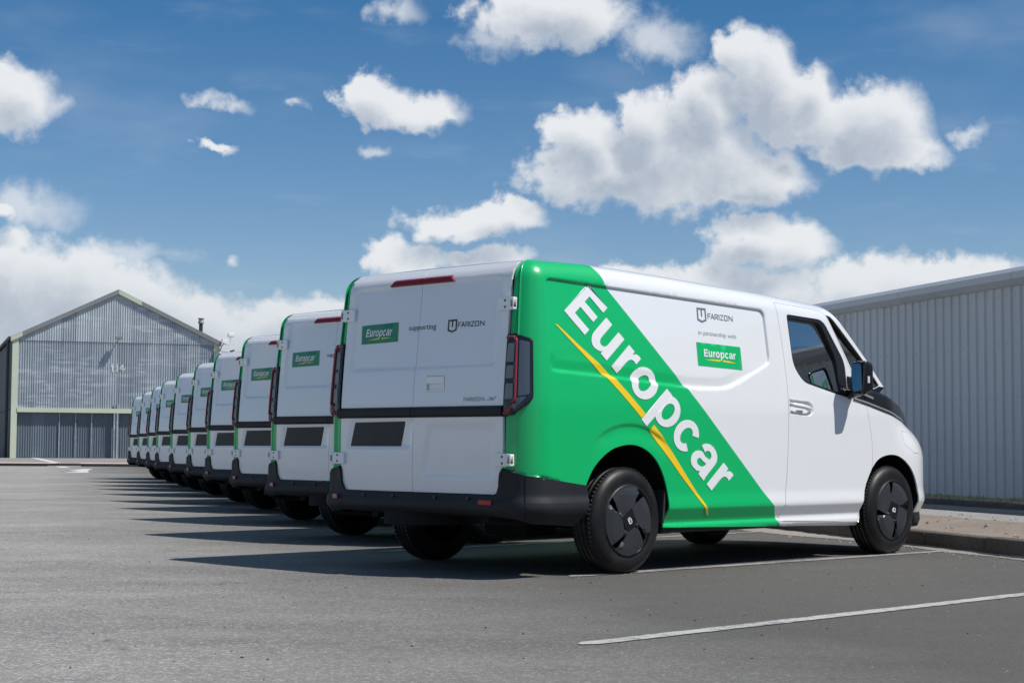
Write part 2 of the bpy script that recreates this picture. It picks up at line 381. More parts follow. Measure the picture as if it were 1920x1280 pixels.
def round_poly(poly, r, seg=4):
    out = []; n = len(poly)
    for i in range(n):
        p, a, b = Vector(poly[i]), Vector(poly[i-1]), Vector(poly[(i+1) % n]); rr = r[i] if isinstance(r, (list, tuple)) else r
        d1, d2 = (a-p), (b-p); q = min(rr, d1.length*.45, d2.length*.45)
        if q < 1e-4: out.append(tuple(p)); continue
        s0, s1 = p+d1.normalized()*q, p+d2.normalized()*q
        for k in range(seg+1):
            t = k/seg; out.append(tuple(s0*(1-t)**2 + p*2*t*(1-t) + s1*t*t))
    return out
def smooth_line(pts, k=4):
    out = []; n = len(pts)
    for i in range(n-1):
        p0, p1, p2, p3 = (Vector(pts[max(i-1, 0)]), Vector(pts[i]), Vector(pts[i+1]), Vector(pts[min(i+2, n-1)]))
        for j in range(k):
            t = j/k; out.append(tuple(.5*((2*p1) + (p2-p0)*t + (2*p0-5*p1+4*p2-p3)*t*t + (3*p1-p0-3*p2+p3)*t**3)))
    out.append(tuple(pts[-1])); return out
def offset_poly(poly, d):
    # d > 0 moves outwards for a counter-clockwise loop
    n = len(poly); out = []; area = sum(poly[i][0]*poly[(i+1) % n][1]-poly[(i+1) % n][0]*poly[i][1] for i in range(n)); sg = 1 if area > 0 else -1
    for i in range(n):
        a, p, b = Vector(poly[i-1]), Vector(poly[i]), Vector(poly[(i+1) % n])
        e1, e2 = (p-a), (b-p)
        if e1.length < 1e-7 or e2.length < 1e-7: out.append(tuple(p)); continue
        e1.normalize(); e2.normalize(); n1, n2 = Vector((e1.y, -e1.x)), Vector((e2.y, -e2.x)); nn = n1+n2
        if nn.length < 1e-5: nn = n1
        nn.normalize(); k = 1/max(.5, nn.dot(n1)); out.append(tuple(p + nn*d*k*sg))
    return out
def in_poly(pts, poly):
    P = np.asarray(poly, float); x = pts[:, 0]; y = pts[:, 1]; ins = np.zeros(len(pts), bool); n = len(P)
    for i in range(n):
        x0, y0 = P[i]; x1, y1 = P[(i+1) % n]
        if y0 == y1: continue
        c = ((y0 > y) != (y1 > y)); ins ^= c & (x < (x1-x0)*(y-y0)/(y1-y0)+x0)
    return ins
def poly_sd(pts, poly):
    # signed distance, positive inside
    P = np.asarray(poly, float); d = np.full(len(pts), 1e9); n = len(P)
    for i in range(n):
        a, b = P[i], P[(i+1) % n]; e = b-a; L = max(1e-12, e@e); t = np.clip(((pts-a)@e)/L, 0, 1); q = pts-(a+t[:, None]*e); d = np.minimum(d, np.sqrt((q*q).sum(1)))
    return np.where(in_poly(pts, poly), d, -d)
def rimmed(v, f, th, fm=None):
    """add a return of depth th along every open edge; its own vertices, so the skin keeps its shading"""
    v = np.asarray(v, float); f = np.asarray(f); E = np.concatenate([f[:, [0, 1]], f[:, [1, 2]], f[:, [2, 0]]]); fi = np.tile(np.arange(len(f)), 3)
    key = np.sort(E, 1); key = key[:, 0].astype(np.int64)*len(v) + key[:, 1]; _, inv, cnt = np.unique(key, return_inverse=True, return_counts=True); b = cnt[inv] == 1
    n = np.zeros_like(v); A = v[f]; fn = np.cross(A[:, 1]-A[:, 0], A[:, 2]-A[:, 0])
    for k in range(3): np.add.at(n, f[:, k], fn)
    n /= np.maximum(1e-12, np.linalg.norm(n, axis=1))[:, None]
    Eb = E[b]; u, inv2 = np.unique(Eb.ravel(), return_inverse=True); inv2 = inv2.reshape(Eb.shape); k0 = len(v); k1 = k0+len(u)
    V = np.concatenate([v, v[u], v[u]-n[u]*th]); faces = [tuple(int(i) for i in q) for q in f] + [(int(k0+b_), int(k0+a_), int(k1+a_), int(k1+b_)) for a_, b_ in inv2]
    fmm = None if fm is None else list(map(int, fm)) + [int(q) for q in np.asarray(fm)[fi[b]]]
    return V, faces, fmm
def cdt(loops, lines, grid, inside):
    """triangulate: closed loops and open lines are kept as edges, grid points fill; inside(centroids)->tag (-1 drops)"""
    pts = []; edges = []
    for lp in loops:
        k = len(pts); pts += lp; edges += [(k+i, k+(i+1) % len(lp)) for i in range(len(lp))]
    for ln in lines:
        k = len(pts); pts += ln; edges += [(k+i, k+i+1) for i in range(len(ln)-1)]
    if grid is not None and len(grid):
        seen = {}; keepg = []; q_ = grid_lim[0]*.9
        for p in np.asarray(grid)[::-1]:
            kx, ky = int(math.floor(p[0]/q_)), int(math.floor(p[1]/q_))
            if any((kx+i, ky+j) in seen and math.hypot(p[0]-seen[(kx+i, ky+j)][0], p[1]-seen[(kx+i, ky+j)][1]) < q_ for i in (-1, 0, 1) for j in (-1, 0, 1)): continue
            seen[(kx, ky)] = p; keepg.append(p)
        grid = np.asarray(keepg); cp = np.asarray(pts); g = np.asarray(grid); keep = np.ones(len(g), bool); lim = grid_lim[0]
        for i in range(0, len(g), 2000):
            dd = ((g[i:i+2000, None, :]-cp[None])**2).sum(2).min(1); keep[i:i+2000] = dd > lim*lim
        pts += [tuple(q) for q in g[keep]]
    v, e, f, _, _, _ = delaunay_2d_cdt([Vector(p) for p in pts], edges, [], 0, 1e-6)
    V = np.array([(q.x, q.y) for q in v]); Fc = np.array([list(q) for q in f]); c = V[Fc].mean(1); t = inside(c); return V, Fc, t
grid_lim = [.007]
def grid_pts(x0, x1, y0, y1, dx, dy):
    gx = np.arange(x0, x1+1e-9, dx); gy = np.arange(y0, y1+1e-9, dy); X, Y = np.meshgrid(gx, gy); return np.stack([X.ravel(), Y.ravel()], 1)
def orient(Fc, P3, ref):
    """make faces look along ref(centre)"""
    A = P3[Fc]; n = np.cross(A[:, 1]-A[:, 0], A[:, 2]-A[:, 0]); r = ref(A.mean(1)); fl = (n*r).sum(1) < 0; Fc = Fc.copy(); Fc[fl] = Fc[fl][:, ::-1]; return Fc
def compact(V, F):
    u, inv = np.unique(F.ravel(), return_inverse=True); return V[u], inv.reshape(F.shape)

# ================================================================== the delivery van
# van frame: x forward from the rear doors, y to the left, z up; the right hand side has negative y
R0, TH0 = .14, .11
S0, C0 = math.sin(TH0), math.cos(TH0)
XC, XF = .215, 4.25
ZR = [(.0, 1.956), (.2, 1.961), (.7, 1.970), (1.3, 1.958), (1.9, 1.936), (2.75, 1.903), (3.2, 1.875), (3.7, 1.84)]
LOWER = [(.18, -.075), (.25, -.045), (.262, -.022), (.30, -.020), (.31, -.040), (.405, .010), (.415, .012), (.50, .0), (.6, 0.)]
def zr(x): return cat_tab(ZR, x)
def zc(x): return zr(x) - R0*(1-S0)
def ybase(z):
    y = .985 - .095*max(0., z-1.05)**1.25
    if z < .6: y += lerp_tab(LOWER, z)
    return y
def ycore(x): return ybase(zc(x)) - R0*C0
def bend(x): return zc(x) + R0*(PI/2-TH0)
def section(b, x):
    c = zc(x)
    if b <= c: return ybase(b), b
    th = TH0 + (b-c)/R0; return ybase(c) - R0*C0 + R0*math.cos(th), c + R0*(math.sin(th)-S0)
RECESS = round_poly([(.222, 1.846), (2.462, 1.783), (2.484, 1.40), (1.975, 1.196), (1.579, 1.191), (.824, 1.236), (.212, 1.262)], [.05, .06, .06, .12, .1, .1, .05], 5)
HANDLE = round_poly([(2.672, 1.158), (2.928, 1.145), (2.980, 1.110), (2.976, 1.062), (2.933, 1.03), (2.672, 1.041)], [.004, .03, .03, .03, .03, .004], 3)
SIGNR = None
def side_detail(A, B):
    """depth pressed into the right hand side (metres), vectorised"""
    P = np.stack([A, B], 1); out = np.zeros(len(A))
    d = poly_sd(P, RECESS); w = .013 + .055*np.clip((1.36-B)/.06, 0, 1)*np.clip((2.25-A)/.4, 0, 1)
    t = np.clip(d/.013, 0, 1); top = .015*t*t*(3-2*t)
    t = np.clip(d/.022, 0, 1); u = np.clip((d-.022)/.062, 0, 1); low = .024*t*t*(3-2*t) - .010*u
    k = np.clip((1.37-B)/.05, 0, 1)*np.clip((2.30-A)/.35, 0, 1); out += np.where(d > 0, top*(1-k) + low*k, 0)
    # highlight bead just under the recess
    r = np.hypot(A-.945, B-.339); ang = np.clip((B-.70)/.16, 0, 1)*np.clip((1.36-A)/.12, 0, 1)*np.clip((A-.58)/.12, 0, 1)
    t = np.clip((.618-r)/.022, 0, 1); back = np.clip((r-.47)/.11, 0, 1); out += .011*t*t*(3-2*t)*ang*(back*back*(3-2*back))
    return out
def inset(a, z):
    t = max(0., (z-.68)/.36)
    return .185*min(1.3, t)**2.6*sm(a, 3.95, 4.6)
def S(a, b, det=0.):
    y, z = section(b, min(max(a, XC), 3.6)); y -= det
    if a < XC:
        ph = min((XC-a)/.2, PI/2); c = ycore(XC); h = y-c
        return (XC - h*math.sin(ph) + .013*sm(ph, 1.17, 1.22), -(c + h*math.cos(ph)), z)
    i = inset(a, z)
    if a <= XF: return (a, -(y-i), z)
    ph = min((a-XF)/.55, PI/2); H = .47-i
    return (XF + H*(.62/.47)*math.sin(ph), -((y-.47) + H*math.cos(ph) - max(0., a-XF-.55*PI/2)), z)
def Smap(V, off=0., det=True):
    dd = side_detail(V[:, 0], V[:, 1]) if det else np.zeros(len(V))
    P = np.array([S(a, b, d) for (a, b), d in zip(V, dd)])
    if off:
        e = 2e-3; dA = side_detail(V[:, 0]+e, V[:, 1]) if det else dd; dB = side_detail(V[:, 0], V[:, 1]+e) if det else dd
        Pa = np.array([S(a+e, b, d) for (a, b), d in zip(V, dA)]); Pb = np.array([S(a, b+e, d) for (a, b), d in zip(V, dB)])
        n = np.cross(Pa-P, Pb-P); n /= np.maximum(1e-12, np.linalg.norm(n, axis=1))[:, None]; P = P + n*off
    return P
AR = XC - .2*PI/2                                     # the jamb beside the rear door
AEND = XF + .55*PI/2 + .515
ARCH_R = smooth_line([(.52, .565), (.578, .657), (.658, .730), (.765, .790), (.873, .816), (.984, .820), (1.096, .791), (1.196, .727), (1.267, .635), (1.312, .524), (1.322, .432), (1.308, .34), (1.289, .285)], 3)
ARCH_F = smooth_line([(3.585, .235), (3.60, .40), (3.655, .545), (3.735, .655), (3.816, .722), (3.914, .753), (4.014, .762), (4.115, .75), (4.216, .708), (4.299, .642), (4.372, .531), (4.398, .398), (4.385, .31)], 3)
BUMP_TOP = [(AR, .668), (-.02, .648), (.049, .629), (.3, .594)]
BELT = [(3.67, 1.134), (4.123, 1.042), (4.45, .995), (4.8, .965), (5.11, .95), (AEND, .945)]
def belt(a): return lerp_tab(BELT, a)
APIL = [(3.934, 1.272), (3.711, 1.482), (3.53, 1.640), (3.36, 1.785), (3.29, 1.86)]
XH = 3.27                                             # roof front edge at its corners
top_line = [(x, bend(x)) for x in np.linspace(XH, XC, 60)] + [(a, bend(XC)) for a in np.linspace(XC, AR, 8)[1:]]
OUTER = BUMP_TOP + ARCH_R + [(x, .285-.0225*(x-1.29)) for x in np.linspace(1.4, 3.5, 40)] + ARCH_F + [(a, .31) for a in np.linspace(4.42, AEND, 30)] \
      + [(a, belt(a)) for a in np.linspace(AEND, 3.68, 50)] + resample(APIL, .04, False) + top_line
OUTER = [tuple(map(float, p)) for p in OUTER]
DOOR_RAW = [(2.598, 1.850), (3.10, 1.832), (3.179, 1.824), (3.225, 1.798), (3.526, 1.342), (3.530, 1.18), (3.60, 1.147), (3.675, 1.128), (3.714, .97), (3.738, .86), (3.748, .675), (3.735, .655), (3.655, .545), (3.60, .40), (3.588, .262),
            (2.566, .292), (2.609, .411), (2.640, .60), (2.656, .79), (2.667, 1.032), (2.670, 1.21), (2.655, 1.42), (2.634, 1.637), (2.612, 1.80)]
DOOR = resample(round_poly(DOOR_RAW, [.02, .0, .03, .03, .02, .02, 0, .01, 0, 0, 0, 0, 0, 0, .02, .02, .03, .05, .05, .05, .05, .05, .05, .02], 3), .03)
WIN = resample(round_poly([(2.728, 1.768), (3.185, 1.752), (3.420, 1.45), (3.430, 1.185), (3.294, 1.204), (2.876, 1.28), (2.757, 1.393)], [.03, .07, .06, .02, .0, .06, .10], 5), .02)
GLASS = resample(round_poly([(2.748, 1.744), (3.155, 1.730), (3.325, 1.46), (3.330, 1.220), (3.105, 1.258), (2.876, 1.298), (2.772, 1.405)], [.02, .06, .06, .01, 0, .05, .09], 5), .02)
QUARTER = resample(round_poly([(3.232, 1.795), (3.292, 1.786), (3.69, 1.462), (3.868, 1.285), (3.79, 1.262), (3.548, 1.338)], [.01, .01, .1, .02, .02, .02], 4), .02)
COWL = resample([(3.432, 1.184), (3.432, 1.345), (3.526, 1.342), (3.545, 1.333), (3.79, 1.258), (3.865, 1.281), (4.05, 1.268), (4.05, 1.20), (3.685, 1.133), (3.60, 1.150), (3.530, 1.185)], .03)
GREEN = [(-.3, .1), (-.3, 2.3), (.70, 2.3), (.72, 1.95), (.775, 1.838), (2.48, .400), (2.64, .20), (2.64, .1)]
FLAP = resample(round_poly([(4.189, .949), (4.350, .925), (4.455, .80), (4.45, .772), (4.345, .772), (4.198, .851)], .03, 4), .015)

def cut_line(line, step=.02): return resample(line, step, False)
van = empty('delivery_van')
def add_parts():
    V_OUT = lambda c: np.stack([np.where(c[:, 0] < .12, -1., np.where(c[:, 0] > 4.3, .8, 0.)), np.full(len(c), -1.), np.full(len(c), .35)], 1)
    # ------------------------------------------------ side skins
    door_out = offset_poly(DOOR, .0022); door_in = offset_poly(DOOR, -.0022)
    flap_out = offset_poly(FLAP, .0016); flap_in = offset_poly(FLAP, -.0016)
    g = grid_pts(-.09, 5.6, .26, 2.02, .030, .019); g = g[in_poly(g, OUTER)]
    extra = grid_pts(.18, 2.52, 1.15, 1.40, .025, .0095); extra = extra[np.abs(poly_sd(extra, RECESS)) < .11]
    extra2 = grid_pts(.5, 1.4, .74, .99, .014, .010); rr = np.hypot(extra2[:, 0]-.945, extra2[:, 1]-.339); extra2 = extra2[(rr > .56) & (rr < .65)]
    rec_in = [resample(offset_poly(RECESS, -q_), .025) for q_ in (.0045, .009, .0135, .0180, .0225, .040, .062, .084)]
    grid = np.concatenate([g, extra, extra2])
    gl = [(.70, bend(.7)), (.72, 1.95), (.775, 1.838), (2.48, .400), (2.592, .26)]
    jamb = [cut_line([(XC-.2*1.17, .66), (XC-.2*1.17, bend(XC))]), cut_line([(XC-.2*1.22, .66), (XC-.2*1.22, bend(XC))])]
    def cls(c):
        t = np.where(in_poly(c, GREEN), 1, 0); t[in_poly(c, COWL)] = 2
        do, di = in_poly(c, door_out), in_poly(c, door_in); t[do & ~di] = -1
        fo, fi = in_poly(c, flap_out), in_poly(c, flap_in); t[fo & ~fi] = -1
        t[di & (t == 0)] = 10; t[di & (t == 1)] = 10; t[di & (t == 2)] = 12
        t[in_poly(c, WIN)] = -1; t[in_poly(c, QUARTER)] = -1; t[in_poly(c, offset_poly(HANDLE, -.003))] = -1; t[~in_poly(c, OUTER)] = -1
        t[fi & (t == 0)] = 20
        return t
    hb = [(x, z) for x, z in [(1.43, .405), (2.55, .405), (3.55, .405)]]
    lines = [cut_line(gl, .03), cut_line([(1.32, .405), (3.58, .405)], .03), cut_line([(1.30, .308), (2.56, .308)], .03)] + jamb
    Vd, Fc, t = cdt([OUTER, door_out, door_in, WIN, QUARTER, COWL, flap_out, flap_in, resample(RECESS, .025)] + rec_in + [resample(HANDLE, .02), resample(offset_poly(HANDLE, -.003), .02)], lines, grid, cls)
    P = Smap(Vd); Fc = orient(Fc, P, V_OUT)
    def both(name, sel, mats, fm=None, parent=None, thick=.010):
        F = Fc[sel]; v, f = compact(P, F); m = v*np.array([1, -1, 1]); k = len(v)
        allf = np.concatenate([f, f[:, ::-1]+k]); fmm = None
        if fm is not None: q = fm[sel]; fmm = list(np.concatenate([q, q]).astype(int))
        V_, F_, M_ = rimmed(np.concatenate([v, m]), allf, thick, fmm); return mesh_obj(name, V_, F_, mats, parent or van, M_, True)
    def one(name, sel, sgn, mats, fm=None, parent=None, thick=.010):
        F = Fc[sel]; v, f = compact(P, F)
        if sgn > 0: v = v*np.array([1, -1, 1]); f = f[:, ::-1]
        V_, F_, M_ = rimmed(v, f, thick, None if fm is None else list(fm[sel].astype(int))); return mesh_obj(name, V_, F_, mats, parent or van, M_, True)
    both('body', (t >= 0) & (t < 10), ['white_paint', 'green_paint', 'gloss_black'], np.where(t < 10, t, 0))
    doors = {}
    for sg in (-1, 1):
        d = one('front_door', (t == 10) | (t == 12), sg, ['white_paint', 'gloss_black'], np.where(t == 12, 1, 0)); doors[sg] = d
        one('charging_flap', t == 20, sg, ['white_paint'])
    mir = lambda P3, sg: P3 if sg < 0 else P3*np.array([1, -1, 1])
    def patch(name, loops, incl, mat, off, sg=-1, parent=None, step=.03, thick=0., det=True, fine=None, smooth=True):
        a = np.concatenate([np.asarray(l) for l in loops]); g = grid_pts(a[:, 0].min(), a[:, 0].max(), a[:, 1].min(), a[:, 1].max(), step, step)
        if fine is not None: g = np.concatenate([g, fine])
        grid_lim[0] = step*.3
        V2, F2, tt = cdt([list(map(tuple, l)) for l in loops], [], g, lambda c: np.where(incl(c), 0, -1)); grid_lim[0] = .007
        F2 = F2[tt == 0]; V2, F2 = compact(V2, F2); Q = Smap(V2, off, det); F2 = orient(F2, Q, V_OUT)
        if name.endswith('window'): Q[:, 1] += .062*(Q[:, 2]-1.30)
        Q = mir(Q, sg)
        if sg > 0: F2 = F2[:, ::-1]
        if thick: Q, F2, _ = rimmed(Q, F2, thick)
        return mesh_obj(name, Q, F2, mat, parent or van, None, smooth)
    for sg in (-1, 1):
        patch('window_seal', [offset_poly(WIN, .002), GLASS], lambda c: in_poly(c, offset_poly(WIN, .002)) & ~in_poly(c, GLASS), 'dark_trim', -.006, sg, doors[sg], .04, .045)
        patch('side_window', [offset_poly(GLASS, .012)], lambda c: in_poly(c, offset_poly(GLASS, .012)), 'window_glass', -.016, sg, doors[sg], .06, 0)
        qi = offset_poly(QUARTER, -.012)
        patch('quarter_seal', [offset_poly(QUARTER, .002), qi], lambda c: in_poly(c, offset_poly(QUARTER, .002)) & ~in_poly(c, qi), 'dark_trim', -.006, sg, None, .04, .045)
        patch('quarter_window', [offset_poly(qi, .006)], lambda c: in_poly(c, offset_poly(qi, .006)), 'window_glass', -.012, sg, None, .06, 0)
        seam_o, seam_i = offset_poly(DOOR, .02), offset_poly(DOOR, -.02)
        patch('door_seal', [seam_o, seam_i], lambda c: in_poly(c, seam_o) & ~in_poly(c, seam_i), 'underbody_black', -.018, sg, None, .05)
        # wheel arch liners
        for (cx, arch, x0) in ((.945, ARCH_R, 0), (4.045, ARCH_F, 1)):
            v = []; f = []; pts = [p for p in arch]
            for (a, b) in pts:
                p = Vector(S(a, b)); v += [p + Vector((0, .012, .0)), Vector((p.x + (p.x-cx)*.06, p.y+.09, p.z+.03)), Vector((p.x, -.62, p.z+.03))]
            for i in range(len(pts)-1):
                for k in range(2): f.append((3*i+k, 3*i+k+1, 3*i+4+k, 3*i+3+k))
            v = [(q[0], q[1]*(1 if sg < 0 else -1), q[2]) for q in v]
            mesh_obj('wheel_arch_liner', v, f, 'underbody_black', van, None, True)
    # door handle of each front door: a scooped tray with a pull bar
    for sg in (-1, 1):
        HI = offset_poly(HANDLE, -.002); n = len(HI); cen = np.mean(np.asarray(HI), 0)
        ring0 = Smap(np.asarray(HI), .001, False); ring1 = Smap(np.asarray([tuple(cen + (np.asarray(p)-cen)*.90) for p in HI]), -.004, False); ring2 = Smap(np.asarray([tuple(cen + (np.asarray(p)-cen)*.72) for p in HI]), -.032, False)
        v = np.concatenate([ring0, ring1, ring2]); f = [(i, (i+1) % n, n+(i+1) % n, n+i) for i in range(n)] + [(n+i, n+(i+1) % n, 2*n+(i+1) % n, 2*n+i) for i in range(n)] + [tuple(range(2*n, 3*n))]
        h = mesh_obj('door_handle', mir(v, sg), [q if sg < 0 else q[::-1] for q in f], 'white_paint', doors[sg], None, False)
        bar = MB(); pts = [(2.690, 1.120, -.006), (2.74, 1.112, .012), (2.82, 1.104, .018), (2.90, 1.094, .014), (2.955, 1.082, -.004)]
        q = [Smap(np.array([[a, b]]), o_, False)[0] for a, b, o_ in pts]; q = [mir(np.array([p]), sg)[0] for p in q]
        bar.tube(q, [.014, .017, .018, .016, .012], 10); bar.build('pull_bar', 'white_paint', doors[sg], True)
        pad = MB(); c = mir(Smap(np.array([[2.81, 1.062]]), -.012, False), sg)[0]; pad.box(c, (.075, .014, .034), bev=.004); pad.build('handle_pad', 'white_plastic', doors[sg])
    # ------------------------------------------------ roof, windscreen, bonnet
    v = []; f = []; nx, ny = 60, 24
    for i in range(nx+1):
        for j in range(ny+1):
            w = -1 + 2*j/ny; x0 = XC; x1 = XH + .10*(1-w*w); x = x0 + (x1-x0)*i/nx
            v.append((x, w*ycore(x), zr(min(x, XH)) + .008*(1-w*w) - (.05*max(0, x-XH)) + .0035*sm(math.sin((x-.6)*2*PI/.42), .2, .9)*sm(.72-abs(w), 0, .08)*sm(x, .5, .6)*sm(2.9-x, 0, .1)))
    for i in range(nx):
        for j in range(ny): a = i*(ny+1)+j; f.append((a, a+ny+1, a+ny+2, a+1))
    o = mesh_obj('roof', v, f, 'white_paint', van, None, True)
    o.modifiers.new('thickness', 'SOLIDIFY').thickness = .012
    ap = [Vector(S(a, b)) for a, b in resample(APIL, .03, False)] + [Vector(S(XH, bend(XH)))]; ap = ap[::-1]; n = len(ap); m = 20; v = []; f = []
    for i, p in enumerate(ap):
        fr = i/(n-1)
        for j in range(m+1):
            w = -1 + 2*j/m; v.append((p.x + (.10 + .22*fr)*(1-w*w), w*abs(p.y)*.995, p.z + (.006-.02*fr)*(1-w*w)))
    for i in range(n-1):
        for j in range(m): a = i*(m+1)+j; f.append((a, a+m+1, a+m+2, a+1))
    mesh_obj('windscreen', v, f, 'window_glass', van, None, True)
    aa = np.linspace(3.66, AEND, 60); rows = [[], [], [], [], []]
    base = ap[-1]
    for a in aa:
        L0 = Vector(S(a, belt(a)+.002)); fr = (a-aa[0])/(aa[-1]-aa[0]); up = .142-.035*sm(fr, .1, .7); nrm = Vector((L0.x-3.6, L0.y, 0)); nrm.normalize()
        K = Vector((base.x + .30*(1-(1-fr)**2) - .02, -abs(base.y)*(1-fr)*.97, base.z - .012 + .005*fr))
        C = L0 - nrm*(.012+.05*fr) + Vector((0, 0, up)); C.z = min(C.z, K.z-.004)
        rows[0].append(L0); rows[1].append(L0.lerp(C, .85) + nrm*.012); rows[2].append(C); M = C.lerp(K, .5); M.z += .010*fr + .004; rows[3].append(M); rows[4].append(K)
    v = [p for r_ in rows for p in r_]; n = len(aa); f = [(r_*n+i, r_*n+i+1, (r_+1)*n+i+1, (r_+1)*n+i) for r_ in range(4) for i in range(n-1)]
    k = len(v); v2 = v + [Vector((p.x, -p.y, p.z)) for p in v]; f2 = f + [tuple(k+i for i in q[::-1]) for q in f]
    o = mesh_obj('bonnet', v2, f2, 'gloss_black', van, None, True)
    for sg in (-1, 1):
        t_ = MB(); pts = []
        for a in np.linspace(3.50, 4.40, 24):
            b = 1.150 + .16*(3.67-a) if a < 3.67 else belt(a)+.016
            p = Smap(np.array([[a, b]]), .004, False)[0]; pts.append(mir(np.array([p]), sg)[0])
        t_.tube(pts, .010, 8); t_.build('belt_moulding', 'metal_grey', van, True)
        hl = MB(); q0 = []; q1 = []
        for a in np.linspace(4.28, 4.75, 16):
            for row, (bb, of) in enumerate(((belt(a)+.02, .002), (belt(a)+.085, -.02))):
                p = Smap(np.array([[a, bb]]), of+.012, False)[0]; (q0 if row == 0 else q1).append(mir(np.array([p]), sg)[0])
        vv = q0+q1; kk = len(q0); hl.add(vv, [(i, i+1, kk+i+1, kk+i) for i in range(kk-1)]); hl.build('headlight', 'clear_lens', van, True)
        w_ = MB(); p = mir(Smap(np.array([[3.70, 1.20]]), .004, False), sg)[0]; w_.box(p, (.13, .012, .018), 0, Matrix.Rotation(.22, 3, 'Y'), .004); w_.build('bonnet_vent', 'metal_grey', van)
    # front lower bumper, both sides and across the front
    lip = MB(); aa = np.linspace(4.385, AEND, 44); vs = []
    for a in aa:
        for (b, ins) in ((.312, .004), (.25, .0), (.20, .02), (.185, .12)):
            p = Vector(S(a, .32)); nn = Vector((max(0, p.x-4.2), p.y, 0)).normalized(); p = p - nn*ins; vs.append((p.x, p.y, b))
    fs = [(i*4+k, (i+1)*4+k, (i+1)*4+k+1, i*4+k+1) for i in range(len(aa)-1) for k in range(3)]
    lip.add(vs, fs); lip.add([(x, -y, z) for x, y, z in vs], [q[::-1] for q in fs]); lip.build('front_bumper', 'bumper_plastic', van, True)
    # ------------------------------------------------ rear doors
    def D(y, b, off=0.):
        yy, z = section(b, XC); h = yy - ycore(XC); lo = .010*sm(.62-b, 0, .12)
        return Vector((XC - h - .010*(1-(y/.775)**2)*min(1, h/.12) + lo - off, y, z))
    def door_press(A, B):
        P2 = np.stack([A, B], 1); out = np.zeros(len(A))
        R1 = round_poly([(-.690, 1.292), (.700, 1.292), (.700, 1.862), (-.690, 1.862)], .055, 5); d = poly_sd(P2, R1); q = np.clip(d/.022, 0, 1); out += .008*q*q*(3-2*q)
        # lower door: a raised slab on the right leaf and a scoop for the plate on the left
        R2 = round_poly([(-.70, .60), (-.04, .60), (-.10, .945), (-.70, .945)], .05, 4); d = poly_sd(P2, R2); q = np.clip(d/.03, 0, 1); out += .007*q*q*(3-2*q)
        R3 = round_poly([(.06, .78), (.72, .78), (.66, .985), (.02, .985)], .03, 4); d = poly_sd(P2, R3); q = np.clip(d/.03, 0, 1); out += .010*q*q*(3-2*q)
        return out
    def Dmap(V2, off=0., press=True):
        pr = door_press(V2[:, 0], V2[:, 1]) if press else np.zeros(len(V2)); return np.array([D(y, b, off-p) for (y, b), p in zip(V2, pr)])
    bt = bend(XC)-.002; SE = .040
    full = round_poly([(-.768, .512), (.768, .512), (.772, bt), (-.772, bt)], [.075, .075, .002, .002], 6)
    REAR = lambda c: np.tile(np.array([-1., 0, .2]), (len(c), 1))
    rd = {}
    HNDL = round_poly([(-.072, 1.147), (-.072, 1.249), (-.245, 1.249), (-.252, 1.147)], .012, 3)
    for sg in (-1, 1):
        lo_, hi_ = (-.9, SE-.002) if sg < 0 else (SE+.002, .9)
        g = grid_pts(-.76, .76, .53, bt-.005, .035, .03); ex = grid_pts(-.76, .76, 1.26, 1.90, .02, .0105); rx = round_poly([(-.690, 1.292), (.700, 1.292), (.700, 1.862), (-.690, 1.862)], .055, 5)
        ex = ex[np.abs(poly_sd(ex, rx)) < .035]; g = np.concatenate([g, ex, grid_pts(-.72, .72, .58, .99, .02, .012)]); g = g[(g[:, 0] > lo_) & (g[:, 0] < hi_) & in_poly(g, full)]
        FUL = resample(full, .03)
        V2, F2, tt = cdt([FUL, resample(rx, .03), resample(HNDL, .015)], [cut_line([(SE-.002, .45), (SE-.002, 2.1)]), cut_line([(SE+.002, .45), (SE+.002, 2.1)])], g,
                         lambda c: np.where(in_poly(c, full) & (c[:, 0] > lo_) & (c[:, 0] < hi_) & ~in_poly(c, offset_poly(HNDL, -.001)), 0, -1))
        F2 = F2[tt == 0]; V2, F2 = compact(V2, F2); Q = Dmap(V2); F2 = orient(F2, Q, REAR)
        Q, F2, _ = rimmed(Q, F2, .02); rd[sg] = mesh_obj('rear_door', Q, F2, 'white_paint', van, None, True)
    def rpatch(name, loops, incl, mat, off, parent, step=.05, thick=0., press=True, smooth=True):
        a = np.concatenate([np.asarray(l) for l in loops]); g = grid_pts(a[:, 0].min(), a[:, 0].max(), a[:, 1].min(), a[:, 1].max(), step, step); grid_lim[0] = step*.3
        V2, F2, tt = cdt([list(map(tuple, l)) for l in loops], [], g, lambda c: np.where(incl(c), 0, -1)); grid_lim[0] = .007
        F2 = F2[tt == 0]; V2, F2 = compact(V2, F2); Q = Dmap(V2, off, press); F2 = orient(F2, Q, REAR)
        if thick: Q, F2, _ = rimmed(Q, F2, thick)
        return mesh_obj(name, Q, F2, mat, parent, None, smooth)
    def whole(poly): return lambda c: in_poly(c, poly)
    # backing behind the door gaps
    back = MB(); back.box((.09, 0, 1.18), (.02, 1.56, 1.30)); back.build('door_frame', 'underbody_black', van)
    for sg, y0, y1 in ((-1, -.772, SE-.003), (1, SE+.003, .790)):
        # black moulding across each leaf
        v = []; f = []; ys = np.linspace(y0, y1, 14)
        for y in ys:
            x = D(y, 1.02).x; v += [(x+.004, y, 1.056), (x-.020, y, 1.047), (x-.026, y, 1.035), (x-.022, y, 1.000), (x-.004, y, .986), (x+.012, y, .988)]
        for i in range(len(ys)-1):
            for k in range(5): f.append((6*i+k, 6*i+k+1, 6*i+7+k, 6*i+6+k))
        f += [(0, 1, 2, 3, 4, 5), tuple(6*(len(ys)-1)+k for k in (5, 4, 3, 2, 1, 0))]
